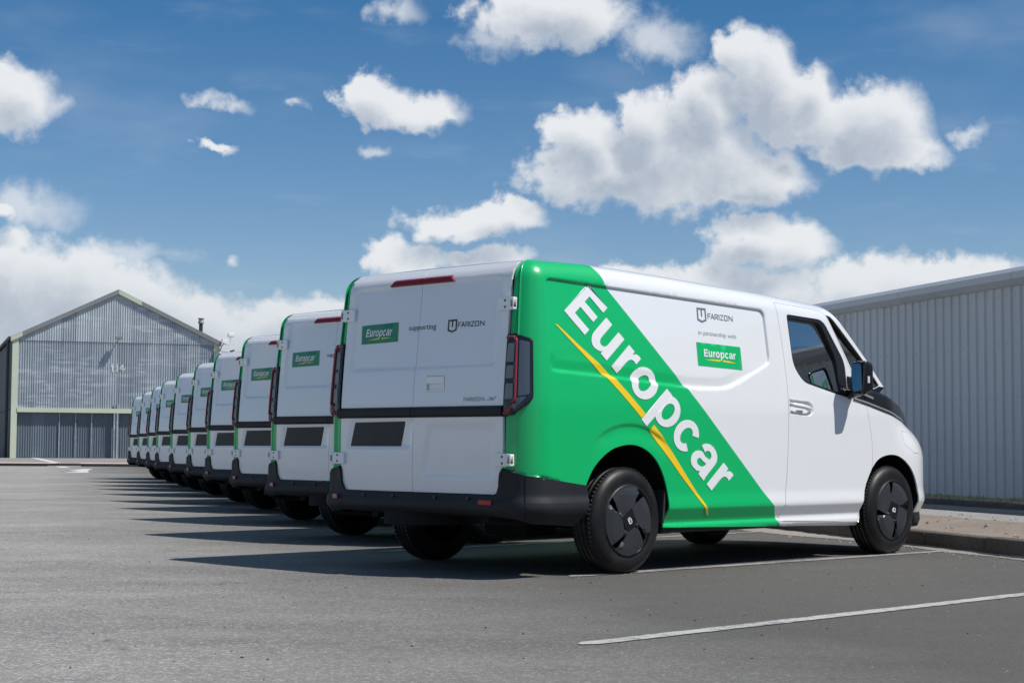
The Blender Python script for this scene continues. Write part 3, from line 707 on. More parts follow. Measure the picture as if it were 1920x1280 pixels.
        mesh_obj('moulding', v, f, 'bumper_plastic', rd[sg])
        # high brake light, one half on each leaf
        zb0, zb1 = 1.848, 1.884
        ya, yb = (-.265, SE-.003) if sg < 0 else (SE+.003, .345); v = []; f = []; ys = np.linspace(0, 1, 8)
        for k in ys:
            lo = ya + (yb-ya)*k; hi = (ya+.03 if sg < 0 else ya) + ((yb if sg < 0 else yb-.03) - (ya+.03 if sg < 0 else ya))*k
            p0, p1 = D(lo, zb0), D(hi, zb1); v += [p0 + Vector((.004, 0, -.002)), p0 + Vector((-.012, 0, .003)), p1 + Vector((-.014, 0, 0)), p1 + Vector((.004, 0, .010))]
        for i in range(7):
            for k in range(3): f.append((4*i+k, 4*i+k+1, 4*i+5+k, 4*i+4+k))
        f += [(0, 1, 2, 3), (31, 30, 29, 28)]
        mesh_obj('brake_light', v, f, 'red_lens', rd[sg])
        # hinges
        for (zz, yy, dz) in ((1.678, .742, .082), (.722, .775, .078)):
            h = MB(); yo = sg*yy; p = D(yo, zz); ph = 1.22; q = Vector(S(XC-.2*ph, zz)); q.y *= -sg
            h.box((p.x-.010, yo, zz), (.020, .115, dz), bev=.005); h.box((p.x-.004, yo + sg*.066, zz), (.040, .03, dz*.96), bev=.008); hg = h.build('hinge', 'white_paint', rd[sg])
            h = MB(); h.tube([(p.x-.008, yo+sg*.066, zz-dz*.26), (p.x-.008, yo+sg*.066, zz+dz*.26)], .0185, 10); h.box((p.x-.022, yo+sg*.070, zz), (.006, .010, dz*.45)); h.build('hinge_barrel', 'metal_grey', rd[sg], True)
            for dzz in (-.02, .02):
                h = MB(); h.tube([(p.x-.012, yo+sg*.008, zz+dzz), (p.x-.0225, yo+sg*.008, zz+dzz)], .0075, 10); h.build('hinge_bolt', 'bolt_dark', rd[sg])
    # pull handle on the right leaf
    rp = MB(); x0 = D(-.16, 1.2).x
    rp.box((x0+.022, -.160, 1.198), (.02, .20, .12)); rp.box((x0+.001, -.160, 1.222), (.008, .168, .046), bev=.003); rp.box((x0+.002, -.242, 1.176), (.010, .010, .05)); rp.box((x0+.002, -.076, 1.176), (.010, .010, .05)); rp.box((x0+.002, -.16, 1.154), (.008, .168, .010))
    rp.build('rear_handle', 'white_paint', rd[-1])
    # plate carrier on the left leaf
    pl = [(.120, .962), (.625, .958), (.672, .803), (.160, .803)]; pl = round_poly(pl, .006, 2)
    o = rpatch('plate_carrier', [resample(pl, .05)], whole(pl), 'plate_black', .004, rd[1], .08, .018, True, False)
    # rear graphics
    def europcar_shapes(): return glyph_europcar()
    def graphic(name, shapes, xf, mat, off, where, parent, step):
        """shapes: list of (outer, [holes]) in text space; xf: text -> surface domain"""
        loops = []; tests = []
        for outer, holes in shapes:
            o_ = [xf(p) for p in outer]; hs = [[xf(p) for p in h] for h in holes]; loops += [o_] + hs; tests.append((o_, hs))
        def incl(c):
            r_ = np.zeros(len(c), bool)
            for o_, hs in tests:
                q = in_poly(c, o_)
                for h in hs: q &= ~in_poly(c, h)
                r_ |= q
            return r_
        if where == 'rear': return rpatch(name, loops, incl, mat, off, parent, step)
        return patch(name, loops, incl, mat, off, -1, parent, step)
    GE = glyph_europcar()
    # left leaf sign (text reads towards -y)
    sgn = [(.610, 1.478), (.238, 1.484), (.245, 1.612), (.618, 1.604)]
    rpatch('sign_panel', [resample(sgn, .04)], whole(sgn), 'sign_green', .0022, rd[1], .05)
    graphic('sign_lettering', GE, lambda p: (.568 - p[0]/1.86*.262 - p[1]*.03, 1.527 + p[1]*.17), 'white_vinyl', .0040, 'rear', rd[1], .05)
    yl = [(.548, 1.503), (.46, 1.5145), (.43, 1.516), (.43, 1.505)], [(.405, 1.5165), (.36, 1.517), (.300, 1.512), (.36, 1.509), (.407, 1.506)]
    for q in yl: rpatch('sign_swoosh', [list(q)], whole(list(q)), 'yellow_vinyl', .0036, rd[1], .05)
    SH = glyph_shield(); FZ = glyph_farizon()
    graphic('shield_emblem', SH, lambda p: (-.232 - p[0]*.082, 1.521 + p[1]*.083), 'dark_vinyl', .0026, 'rear', rd[-1], .05)
    graphic('maker_lettering', FZ, lambda p: (-.327 - p[0]/7.05*.232, 1.5545 + p[1]*.0285), 'dark_vinyl', .0026, 'rear', rd[-1], .05)
    graphic('badge_lettering', FZ, lambda p: (-.432 - p[0]/7.05*.178, 1.0855 + p[1]*.0205), 'metal_grey', .004, 'rear', rd[-1], .05)
    graphic('badge_script', strokes([[(0, .05), (.5, .05)], [(.42, .75), (.55, .9), (.85, .9)], [(.30, .05), (.62, .05), (.74, .8)], [(.85, .9), (1.0, .05), (1.55, 1.15)]], .12), lambda p: (-.628 - p[0]*.052, 1.0855 + p[1]*.021), 'metal_grey', .004, 'rear', rd[-1], .05)
    font_text('supporting_lettering', 'supporting', .0, lambda s_, t_, w: D(.140 - s_/w*.262, 1.5525 + t_*.050/1.0, .002-.008), 'dark_vinyl', van)
    # ------------------------------------------------ side graphics
    E1, E2, OO = (.776, -.631), (.79, .61), (.383, 1.647)
    fs_ = lambda p: (OO[0] + E1[0]*p[0] + E2[0]*p[1], OO[1] + E1[1]*p[0] + E2[1]*p[1])
    graphic('livery_lettering', GE, fs_, 'white_vinyl', .0030, 'side', van, .009)
    Y1 = [(.016, -.128), (.24, -.118), (.43, -.106), (.70, -.093), (.953, -.089), (.953, -.040), (.75, -.044), (.60, -.049), (.457, -.060), (.24, -.092), (.03, -.117)]
    Y2 = [(1.061, -.041), (1.167, -.043), (1.36, -.066), (1.534, -.088), (1.709, -.109), (1.853, -.122), (1.912, -.138), (1.900, -.147), (1.69, -.131), (1.496, -.126), (1.28, -.112), (1.066, -.098)]
    for Y in (Y1, Y2):
        q = resample([fs_(p) for p in Y], .015); patch('livery_swoosh', [q], whole(q), 'yellow_vinyl', .0024, -1, van, .010)
    graphic('side_shield_emblem', SH, lambda p: (1.711 + p[0]*.098, 1.651 + p[1]*.101), 'grey_vinyl', .0022, 'side', van, .05)
    graphic('side_maker_lettering', FZ, lambda p: (1.829 + p[0]/7.05*.276, 1.684 - .004*p[0]/7 + p[1]*.033), 'grey_vinyl', .0022, 'side', van, .05)
    font_text('partnership_lettering', 'in partnership with', .0, lambda s_, t_, w: side_pt(1.706 + s_/w*.42, 1.570 - .010*s_/w + t_*.043, .0022), 'sage_vinyl', van)
    q = resample([(1.682, 1.356), (2.169, 1.343), (2.163, 1.503), (1.678, 1.515)], .04); patch('side_sign_panel', [q], whole(q), 'green_paint', .0018, -1, van, .05)
    graphic('side_sign_lettering', GE, lambda p: (1.751 + p[0]/1.86*.350, 1.420 - .007*p[0]/1.86 + p[1]*.168), 'white_vinyl', .0034, 'side', van, .05)
    for q in ([(1.756, 1.399), (1.84, 1.404), (1.927, 1.403), (1.927, 1.391), (1.84, 1.394)], [(1.952, 1.403), (2.02, 1.399), (2.103, 1.386), (2.02, 1.387), (1.955, 1.391)]):
        patch('side_sign_swoosh', [q], whole(q), 'yellow_vinyl', .0030, -1, van, .05)
    # ------------------------------------------------ rear lamps
    LMP = round_poly([(AR+.004, 1.488), (-.035, 1.490), (.086, 1.455), (.086, 1.085), (-.02, 1.002), (AR+.004, .985)], [.004, .02, .02, .03, .02, .004], 4)
    def shell(poly, offs, name, mat, sg, parent, step=.02, cap=True, smooth=True):
        lp = resample(poly, step); n = len(lp); rings = []; cen = np.mean(np.asarray(lp), 0)
        for of, sc_ in offs: rings.append(Smap(np.asarray([tuple(cen + (np.asarray(p)-cen)*np.array(sc_)) for p in lp]), of, False))
        v = list(np.concatenate(rings)); f = []
        for r_ in range(len(rings)-1):
            for i in range(n): f.append((r_*n+i, r_*n+(i+1) % n, (r_+1)*n+(i+1) % n, (r_+1)*n+i))
        inner = [tuple(cen + (np.asarray(p)-cen)*np.array(offs[-1][1])) for p in lp]
        g = grid_pts(np.min(np.asarray(inner)[:, 0]), np.max(np.asarray(inner)[:, 0]), np.min(np.asarray(inner)[:, 1]), np.max(np.asarray(inner)[:, 1]), step, step); grid_lim[0] = step*.4
        V2, F2, tt = cdt([inner], [], g, lambda c: np.where(in_poly(c, inner), 0, -1)); grid_lim[0] = .007; V2, F2 = compact(V2, F2[tt == 0])
        Q = Smap(V2, offs[-1][0], False); k = len(v); v += list(Q); f += [tuple(int(i)+k for i in q) for q in F2]
        v = [tuple(q*np.array([1, -sg*-1 if sg < 0 else -1, 1])) if sg > 0 else tuple(q) for q in v]
        return mesh_obj(name, v, f, mat, parent, None, smooth)
    for sg in (-1, 1):
        tl = shell(LMP, [(-.01, (1, 1)), (.020, (1, 1)), (.026, (.93, .97))], 'tail_light', 'gloss_black', sg, van, .02, smooth=False)
        red = [(AR+.008, 1.468), (-.045, 1.468), (-.0150, 1.452), (-.012, 1.40), (-.012, 1.12), (-.02, 1.075), (-.055, 1.02), (AR+.008, 1.006)]
        t_ = MB(); t_.tube([mir(np.array([Smap(np.array([p]), .028, False)[0]]), sg)[0] for p in smooth_line(red, 5)], .0075, 8); t_.build('light_guide', 'red_glow_lens', tl, True)
        for (b0, b1) in ((1.315, 1.43), (1.215, 1.295), (1.09, 1.185)):
            q = round_poly([(AR+.016, b0), (-.030, b0), (-.030, b1), (AR+.022, b1)], .012, 3); shell(q, [(.02, (1, 1)), (.030, (1, 1)), (.031, (.9, .94))], 'lamp_cell', 'lamp_body', sg, tl, .02, smooth=False)
        q = round_poly([(.004, 1.105), (.066, 1.118), (.066, 1.437), (.004, 1.450)], .01, 3); shell(q, [(.02, (1, 1)), (.0285, (.98, .99))], 'side_lens', 'smoked_side', sg, tl, .02)
        q = round_poly([(.0, 1.100), (.05, 1.105), (-.018, 1.025), (-.045, 1.045)], .008, 3); shell(q, [(.02, (1, 1)), (.0283, (.98, .99))], 'lower_lens', 'smoked_side', sg, tl, .02)
    # ------------------------------------------------ rear bumper (wraps round both corners)
    def Bp(t, b, off):
        s_ = 1 if t > 0 else -1; u = abs(t)
        if u <= .775: return D(t, b, off)
        a = AR + (u-.775); p = Smap(np.array([[a, b]]), off, False)[0]; return Vector((p[0], -p[1]*s_, p[2]))
    half_top = [(0, .508), (.69, .508), (.725, .520), (.745, .56), (.757, .64), (.775, .668), (.854, .648), (.923, .629), (1.17, .594), (1.388, .567)]
    half_bot = [(1.394, .50), (1.372, .40), (1.335, .335), (1.30, .322), (.95, .345), (.885, .365), (.86, .372), (.6, .384), (0, .388)]
    loop = half_top + half_bot[:-1]; left = [(-x, z) for x, z in loop[1:]][::-1]
    poly = resample(loop + [(0, .388)] + left, .03); poly = [tuple(map(float, p)) for p in poly]
    g = grid_pts(-1.38, 1.38, .34, .66, .03, .025); V2, F2, tt = cdt([poly], [cut_line([(-1.38, .455), (1.38, .455)], .03)], g, lambda c: np.where(in_poly(c, poly), 0, -1)); V2, F2 = compact(V2, F2[tt == 0])
    def bo(t, b): return .018 + .014*sm(.50-b, 0, .035) - .022*sm(.43-b, 0, .06) + (.012 if .72 < abs(t) < .9 else 0)*0
    Q = np.array([Bp(t, b, bo(t, b)) for t, b in V2]); F2 = orient(F2, Q, lambda c: np.stack([np.where(c[:, 0] < .15, -1., 0.), np.sign(c[:, 1])*np.where(np.abs(c[:, 1]) > .72, 1, 0), np.zeros(len(c))], 1))
    Q, F2, _ = rimmed(Q, F2, .05); bmp = mesh_obj('rear_bumper', Q, F2, 'bumper_plastic', van, None, True)
    for sg in (-1, 1):
        r_ = MB(); c = Bp(sg*.652, .4625, .036) if sg < 0 else Bp(.786, .4635, .036)
        r_.box(c, (.012, .112 if sg < 0 else .085, .030), bev=.003, R=Matrix.Rotation(0 if sg < 0 else -.35, 3, 'Z')); r_.build('reflector', 'reflector_red', bmp)
        for yy in (.25, .62):
            r_ = MB(); c = Bp(sg*yy*.8, .485, .03); r_.tube([c, c + Vector((-.008, 0, 0))], .011, 12); r_.build('parking_sensor', 'dark_trim', bmp)
        r_ = MB(); pts = [Bp(-sg*(.775+.145), b, bo(.92, b)+.001) for b in np.linspace(.36, .625, 8)]; r_.tube(pts, .0022, 5); r_.build('bumper_seam', 'underbody_black', bmp)
    # ------------------------------------------------ mirrors
    for sg in (-1, 1):
        s_ = sg
        bm = bmesh.new(); bmesh.ops.create_cube(bm, size=1.0)
        for v_ in bm.verts:
            x, y, z = v_.co; fx = x+.5; v_.co = Vector((-.060 + .12*fx*(1-.12*(z+.5)), 0 + y*(.165-.05*fx), z*(.262-.05*fx) + .01*fx))
        bmesh.ops.bevel(bm, geom=list(bm.edges), offset=.035, segments=4, profile=.6, affect='EDGES')
        Rm = Matrix.Rotation(.30*s_, 4, 'Z') @ Matrix.Rotation(-.06*s_, 4, 'X'); cy = s_*1.130; mc = Vector((3.405, cy, 1.325))
        for v_ in bm.verts: v_.co = Rm @ v_.co + mc
        me = bpy.data.meshes.new('wing_mirror'); bm.to_mesh(me); bm.free(); me.materials.append(MAT['gloss_black']); me.polygons.foreach_set('use_smooth', [True]*len(me.polygons))
        wm = bpy.data.objects.new('wing_mirror', me); COL.objects.link(wm); wm.parent = van
        gpoly = round_poly([(-.064, -.108), (.064, -.108), (.060, .108), (-.056, .108)], .025, 4); m_ = MB()
        Rg = Matrix.Rotation(.33*s_, 3, 'Z') @ Matrix.Rotation(-.06*s_, 3, 'X') @ Matrix.Rotation(-.045, 3, 'Y')
        m_.add([Rg @ Vector((-.0655, p[0]*-s_, p[1])) + mc for p in gpoly], [tuple(range(len(gpoly)))[::(1 if s_ < 0 else -1)]]); m_.build('mirror_glass', 'mirror_glass', wm)
        m_ = MB(); m_.box(Rg @ Vector((-.015, s_*.076, -.01)) + mc, (.02, .012, .05), 0, Rg, .004); m_.build('indicator', 'white_plastic', wm)
        m_ = MB(); m_.tube([(3.46, s_*.955, 1.215), (3.43, s_*1.03, 1.215), (3.41, s_*1.10, 1.225)], [.05, .035, .03], 10); m_.box((3.475, s_*.965, 1.26), (.09, .035, .165), 0, Matrix.Rotation(.0, 3, 'Z'), .014); m_.build('mirror_arm', 'gloss_black', wm, False)
    # ------------------------------------------------ wheels
    TY = [(.222, -.004), (.232, .006), (.245, .0), (.268, -.003), (.290, -.001), (.312, .010), (.326, .024), (.3345, .040), (.338, .055), (.338, .068), (.331, .069), (.331, .077), (.339, .078), (.339, .104), (.331, .105), (.331, .113), (.339, .114), (.339, .138), (.331, .139), (.331, .147), (.338, .148), (.3375, .162), (.330, .182), (.316, .200), (.29, .212), (.24, .216), (.21, .205)]
    slots = []
    for k in range(4):
        b0 = math.radians(51 + 90*k + 1); b1 = math.radians(77.5 + 90*k)
        slots.append([(.215*math.cos(b0-.13), .215*math.sin(b0-.13)), (.215*math.cos(b0+.10), .215*math.sin(b0+.10)), (.078*math.cos(b1), .078*math.sin(b1))])
    disc = [(.2225*math.cos(2*PI*i/64), .2225*math.sin(2*PI*i/64)) for i in range(64)]
    hub = [(.080*math.cos(math.radians(77.5+90*k)), .080*math.sin(math.radians(77.5+90*k))) for k in range(4)]
    SL = [resample(s_, .02) for s_ in slots]; HB = resample(hub, .02); gg = grid_pts(-.21, .21, -.21, .21, .022, .022); gg = gg[np.hypot(gg[:, 0], gg[:, 1]) < .212]
    Vw, Fw, tw = cdt([disc, HB] + SL, [], gg, lambda c: np.where(~in_poly(c, disc), -1, np.where(np.any([in_poly(c, s_) for s_ in SL], axis=0), -1, np.where(in_poly(c, HB), 1, 0))))
    def cover_depth(x, z, hubf):
        if hubf: return .012
        r = math.hypot(x, z); an = (math.degrees(math.atan2(z, x)) - 64) % 90 / 90
        return .002 + .014*(1-an) - .010*sm(r, .17, .222)
    def wheel(x, sg, front):
        w = empty('wheel', (x, 0, .339), 0, van); yo = sg*.967
        def YY(y): return yo - sg*y
        m_ = MB(); m_.lathe_y([(r, YY(y)) for r, y in TY], 72)
        # tread sipes: short blocks round both shoulders
        for k in range(72):
            g_ = 2*PI*(k+.5)/72; c_, s_ = math.cos(g_), math.sin(g_); R_ = Matrix.Rotation(-g_, 3, 'Y')
            for yy in (.050, .166): m_.box((.3368*c_, YY(yy), .3368*s_), (.0040, .030, .020), 0, R_)
        o = m_.build('tyre', 'tyre_rubber', w, True)
        m_ = MB(); m_.lathe_y([(.222, YY(-.002)), (.215, YY(.012)), (.205, YY(.03)), (.18, YY(.05)), (.05, YY(.055)), (.001, YY(.055))], 48); m_.build('rim', 'gloss_black', w, True)
        for tagi, nm, mt in ((0, 'wheel_cover', 'cover_black'), (1, 'hub_cap', 'gloss_black')):
            F3 = Fw[tw == tagi]; vv, ff = compact(Vw, F3)
            rot = 0 if not front else math.radians(42); cr, sr = math.cos(rot), math.sin(rot)
            P3 = np.array([(px_*cr-pz_*sr, YY(-cover_depth(px_, pz_, tagi == 1)*.9), px_*sr+pz_*cr) for px_, pz_ in vv]); ff = orient(ff, P3, lambda c: np.tile(np.array([0, sg, 0.]), (len(c), 1)))
            P3, ff, _ = rimmed(P3, ff, .010); mesh_obj(nm, P3, ff, mt, w, None, False)
        rot = math.radians(33) if not front else math.radians(78); em = MB(); cr, sr = math.cos(rot), math.sin(rot)
        for outer, holes in strokes([[(-.5, -.8), (-.5, .8), (.2, .8), (.55, .4), (.55, -.8), (-.5, -.8)], [(-.1, -.1), (-.1, .35), (.55, .35)]], .26):
            em.add([((q[0]*cr-q[1]*sr)*.024, YY(-.0135), (q[0]*sr+q[1]*cr)*.024) for q in outer], [tuple(range(len(outer)))])
        em.build('wheel_emblem', 'white_plastic', w)
        return w
    for x, fr in ((.945, 0), (4.045, 1)):
        for sg in (-1, 1): wheel(x, sg, fr)
    # ------------------------------------------------ underside
    m_ = MB(); m_.box((2.4, 0, .36), (4.2, 1.24, .10)); m_.box((2.45, 0, .31), (2.1, 1.5, .14), bev=.02); m_.box((.33, 0, .42), (.55, 1.4, .10))
    m_.build('underbody', 'underbody_black', van)
    m_ = MB(); m_.tube([(.945, -.8, .339), (.945, .8, .339)], .055, 12); m_.box((.945, 0, .34), (.30, .42, .26), bev=.04); m_.build('rear_axle', 'underbody_black', van)
    m_ = MB(); m_.tube([(4.045, -.8, .339), (4.045, .8, .339)], .05, 12); m_.box((4.0, 0, .36), (.5, .9, .22), bev=.04); m_.build('front_axle', 'underbody_black', van)
    m_ = MB(); m_.tube([(.28, .18, .30), (.28, .18, .40)], .30, 24); m_.build('spare_wheel', 'underbody_black', van)
    m_ = MB(); m_.box((.55, -.52, .36), (.9, .07, .05)); m_.box((.55, .52, .36), (.9, .07, .05)); m_.build('chassis_rail', 'underbody_black', van)
    for sg in (-1, 1):
        m_ = MB(); m_.box((2.45, sg*.86, .27), (2.25, .14, .05), bev=.01); m_.build('sill_guard', 'black_plastic', van)
        m_ = MB(); m_.box((1.30, sg*.92, .42), (.02, .10, .22), 0, Matrix.Rotation(.1, 3, 'Y'), .005); m_.build('mud_flap', 'black_plastic', van)
    # ------------------------------------------------ cab
    m_ = MB(); m_.box((2.52, 0, 1.1), (.03, 1.74, 1.3)); m_.build('bulkhead', 'interior_grey', van)
    m_ = MB(); m_.box((3.2, 0, .42), (1.5, 1.7, .04)); m_.build('cab_floor', 'interior_grey', van)
    m_ = MB(); m_.prism([(3.50, .75), (3.48, 1.00), (3.56, 1.08), (3.75, 1.12), (3.92, 1.16), (3.95, .75)], -.86, .86, 0, lambda p, q: (p[0], q, p[1])); m_.build('dashboard', 'interior_grey', van)
    for yy in (-.46, .42):
        st = empty('seat', (2.62, yy, .45), 0, van)
        m_ = MB(); m_.box((.27, 0, .28), (.50, .50, .16), bev=.05); m_.build('seat_cushion', 'seat_fabric', st); m_ = MB(); m_.box((.08, 0, .66), (.13, .48, .66), 0, Matrix.Rotation(-.16, 3, 'Y'), .05); m_.build('seat_back', 'seat_fabric', st)
        m_ = MB(); m_.box((.03, 0, 1.08), (.10, .26, .18), 0, Matrix.Rotation(-.12, 3, 'Y'), .04); m_.build('headrest', 'seat_fabric', st)
    bm = bmesh.new(); mtx = Matrix.Translation((3.22, -.44, 1.20)) @ Matrix.Rotation(math.radians(-62), 4, 'Y'); nR, nr = 36, 10; vs = []; fs = []
    for i in range(nR):
        a = 2*PI*i/nR
        for j in range(nr): b = 2*PI*j/nr; vs.append(mtx @ Vector(((.185+.017*math.cos(b))*math.cos(a), (.185+.017*math.cos(b))*math.sin(a), .017*math.sin(b))))
    for i in range(nR):
        for j in range(nr): fs.append((i*nr+j, ((i+1) % nR)*nr+j, ((i+1) % nR)*nr+(j+1) % nr, i*nr+(j+1) % nr))
    bm.free(); m_ = MB().add(vs, fs); m_.tube([mtx @ Vector((-.17, 0, 0)), mtx @ Vector((.17, 0, 0))], .02, 6); m_.tube([mtx @ Vector((0, 0, 0)), Vector((3.55, -.44, 1.02))], .035, 8); m_.build('steering_wheel', 'dark_trim', van, True)

def side_pt(a, b, off): return Vector(Smap(np.array([[a, b]]), off)[0])
# ------------------------------------------------------------------ lettering drawn as outlines
def ell(cx, cy, rx, ry, n=36, a0=0., a1=2*PI, closed=True):
    return [(cx+rx*math.cos(a0+(a1-a0)*i/(n if closed else n-1)), cy+ry*math.sin(a0+(a1-a0)*i/(n if closed else n-1))) for i in range(n)]
def band(cx, cy, ro, ri, a0, a1, n=24):
    return ell(cx, cy, *ro, n, a0, a1, False) + ell(cx, cy, *ri, n, a1, a0, False)
def glyph_europcar():
    g = []; R_ = math.radians
    g.append(([(0, 0), (.226, 0), (.226, .057), (.068, .057), (.068, .126), (.211, .126), (.211, .183), (.068, .183), (.068, .244), (.222, .244), (.222, .301), (0, .301)], []))
    g.append(([(.262, .238), (.262, .09)] + ell(.340, .082, .078, .090, 10, PI, 1.5*PI, False)[1:] + [(.368, 0), (.388, .010), (.402, .028), (.402, .002), (.470, .002), (.470, .238), (.402, .238), (.402, .098)] + ell(.366, .094, .036, .042, 9, 0, -PI, False) + [(.330, .238)], []))
    def rr(x): return [(x, .002), (x+.068, .002), (x+.068, .118), (x+.072, .150), (x+.086, .172), (x+.108, .180), (x+.136, .176), (x+.138, .240), (x+.112, .243), (x+.088, .234), (x+.066, .206), (x+.066, .238), (x, .238)]
    g.append((rr(.524), []))
    g.append((ell(.795, .120, .115, .126), [ell(.795, .120, .047, .072)]))
    g.append(([(.956, -.098), (1.024, -.098), (1.024, .238), (.956, .238)], [])); g.append((ell(1.076, .120, .112, .125), [ell(1.080, .120, .047, .072)]))
    g.append((band(1.325, .120, (.113, .126), (.048, .070), R_(35), R_(325), 34), []))
    # a
    g.append(([(1.612, .0), (1.684, .0), (1.676, .03), (1.674, .16)] + ell(1.576, .166, .098, .082, 12, 0, PI*.96, False) + [(1.541, .160)] + ell(1.574, .166, .036, .032, 8, PI*.95, 0.05*PI, False) + [(1.608, .152), (1.56, .140)]
              + ell(1.538, .074, .076, .074, 12, R_(100), R_(285), False) + [(1.582, .006), (1.604, .026)], [[(1.608, .108), (1.565, .098)] + ell(1.556, .075, .032, .027, 8, R_(110), R_(280), False) + [(1.594, .060), (1.607, .085)]]))
    g.append((rr(1.722), []))
    return g
def strokes(lines, w):
    out = []
    for ln in lines:
        for (a, b) in zip(ln, ln[1:]):
            dx, dy = b[0]-a[0], b[1]-a[1]; l = math.hypot(dx, dy); ex, ey = dx/l*w/2, dy/l*w/2
            out.append(([(a[0]-ex-ey, a[1]-ey+ex), (a[0]-ex+ey, a[1]-ey-ex), (b[0]+ex+ey, b[1]+ey-ex), (b[0]+ex-ey, b[1]+ey+ex)], []))
    return out
def glyph_shield():
    return [([(0, 1), (1, 1), (1, .15), (.5, 0), (0, .15)], [[(.13, .87), (.44, .87), (.44, .42), (.56, .42), (.56, .87), (.87, .87), (.87, .24), (.5, .13), (.13, .24)]])]
def glyph_farizon():
    L = []; o = 0
    L += [[(0, 0), (0, 1), (.72, 1)], [(0, .5), (.6, .5)]]
    L += [[(.85, 0), (1.28, 1), (1.72, 0)], [(1.0, .30), (1.55, .30)]]
    L += [[(2.0, 0), (2.0, 1), (2.62, 1), (2.78, .85), (2.78, .6), (2.62, .45), (2.0, .45)], [(2.4, .45), (2.8, 0)]]
    L += [[(3.15, 0), (3.15, 1)]]
    L += [[(3.5, 1), (4.25, 1), (3.5, 0), (4.28, 0)]]
    L += [[(4.65, 0), (4.65, 1), (5.45, 1), (5.45, 0), (4.65, 0)]]
    L += [[(5.95, 0), (5.95, 1), (6.95, 0), (6.95, 1)]]
    return strokes(L, .15)
def font_text(name, txt, bold, fmap, mat, parent):
    c = bpy.data.curves.new(name, 'FONT'); c.body = txt; c.size = 1.0; c.offset = bold; c.resolution_u = 3
    o = bpy.data.objects.new(name, c); COL.objects.link(o); dg = bpy.context.evaluated_depsgraph_get(); me = bpy.data.meshes.new_from_object(o.evaluated_get(dg))
    V = [(v.co.x, v.co.y) for v in me.vertices]; Fc = [tuple(p.vertices) for p in me.polygons]; bpy.data.objects.remove(o); w = max(v[0] for v in V)
    P = [fmap(x, y, w) for x, y in V]; return mesh_obj(name, P, Fc, mat, parent)
glassy('smoked_side', (.10, .12, .15), 0, .10)
add_parts()

# ------------------------------------------------------------------ the row of vans
def copy_tree(o, parent=None):
    c = o.copy(); COL.objects.link(c); c.parent = parent
    for ch in list(o.children): copy_tree(ch, c)
    return c
PSI = .790
SPOTS = [(-.603, 10.767), (-1.493, 14.05), (-2.332, 17.15), (-3.185, 20.30), (-3.945, 23.00), (-4.876, 26.40), (-5.785, 29.60), (-6.545, 32.40), (-7.491, 35.80), (-8.495, 39.40)]
YAW = [0, .004, -.003, .003, -.004, .002, -.005, .006, -.003, .002]
ORD = ['white van with green diagonal band, nearest the camera, its whole right side in view',
       'second white van from the camera, just left of the nearest one, partly hidden',
       'third white van from the camera in the parked row', 'fourth white van from the camera in the parked row', 'fifth white van from the camera in the parked row',
       'sixth white van from the camera in the parked row', 'fourth white van from the far end of the parked row', 'third white van from the far end of the parked row',
       'second last white van at the far end of the parked row', 'last white van at the far end of the row, beside the corrugated shed']
for i, ((x, y), lb) in enumerate(zip(SPOTS, ORD)):
    o = van if i == 0 else copy_tree(van)
    o.location = (x, y, 0); o.rotation_euler = (0, 0, PSI + YAW[i]); tag(o, lb, 'van', 'vans parked in a slanting row')

# ------------------------------------------------------------------ ground and roads
RD, RN = Vector((-.266, .964, 0)), Vector((.964, .266, 0))
def rp(t, n, z): p = RD*t + RN*n; return (p.x, p.y, z)
def strip(name, n0, n1, z0, z1, mat, t0=-40, t1=74, nt=60, nn=6, jit=0., parent=None, edge=0.):
    v = []; f = []
    for i in range(nt+1):
        t = t0 + (t1-t0)*i/nt
        for j in range(nn+1):
            k = j/nn; e = edge*(random.random()-.5)*2 if j in (0, nn) else 0; v.append(rp(t, n0+(n1-n0)*k + e, z0+(z1-z0)*k + (jit*(random.random()-.5) if 0 < j < nn else 0)))
    for i in range(nt):
        for j in range(nn): a = i*(nn+1)+j; f.append((a, a+1, a+nn+2, a+nn+1))
    return mesh_obj(name, v, f, mat, parent, None, True)
gs = 900
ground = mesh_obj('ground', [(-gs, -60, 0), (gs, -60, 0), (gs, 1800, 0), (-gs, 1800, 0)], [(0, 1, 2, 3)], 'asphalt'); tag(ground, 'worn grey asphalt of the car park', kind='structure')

def quad_line(name, p0, p1, w, z, mat, parent=None, seg=40, rag=.006):
    p0, p1 = Vector(p0), Vector(p1); d = (p1-p0); L_ = d.length; d.normalize(); n = Vector((-d.y, d.x)); v = []; f = []
    for i in range(seg+1):
        q = p0 + d*L_*i/seg; tp = min(1, .35 + i/1.5) if i < 2 else 1.
        a = q + n*(w/2*tp + random.uniform(-rag, rag)); b = q - n*(w/2*tp + random.uniform(-rag, rag)); v += [(a.x, a.y, z), (b.x, b.y, z)]
    for i in range(seg): f.append((2*i, 2*i+1, 2*i+3, 2*i+2))
    return mesh_obj(name, v, f, mat, parent)
FW, LF = Vector((math.cos(PSI), math.sin(PSI))), Vector((-math.sin(PSI), math.cos(PSI))); VO = Vector((-.603, 10.767))
def vxy(x, y): p = VO + FW*x + LF*y; return (p.x, p.y)
quad_line('bay_line', vxy(-2.13, -3.36), vxy(3.15, -3.44), .10, .004, 'line_white', ground, 90)
quad_line('bay_line', vxy(.50, -.87), vxy(4.75, -1.02), .10, .004, 'line_white_worn', ground, 70)
for k in range(1, 11):
    yy = -.95 + 2.72*k; xs = 1.50*k; quad_line('bay_line', vxy(xs - .3, yy), vxy(xs + 4.6, yy), .10, .004, 'line_white_worn', ground, 40)
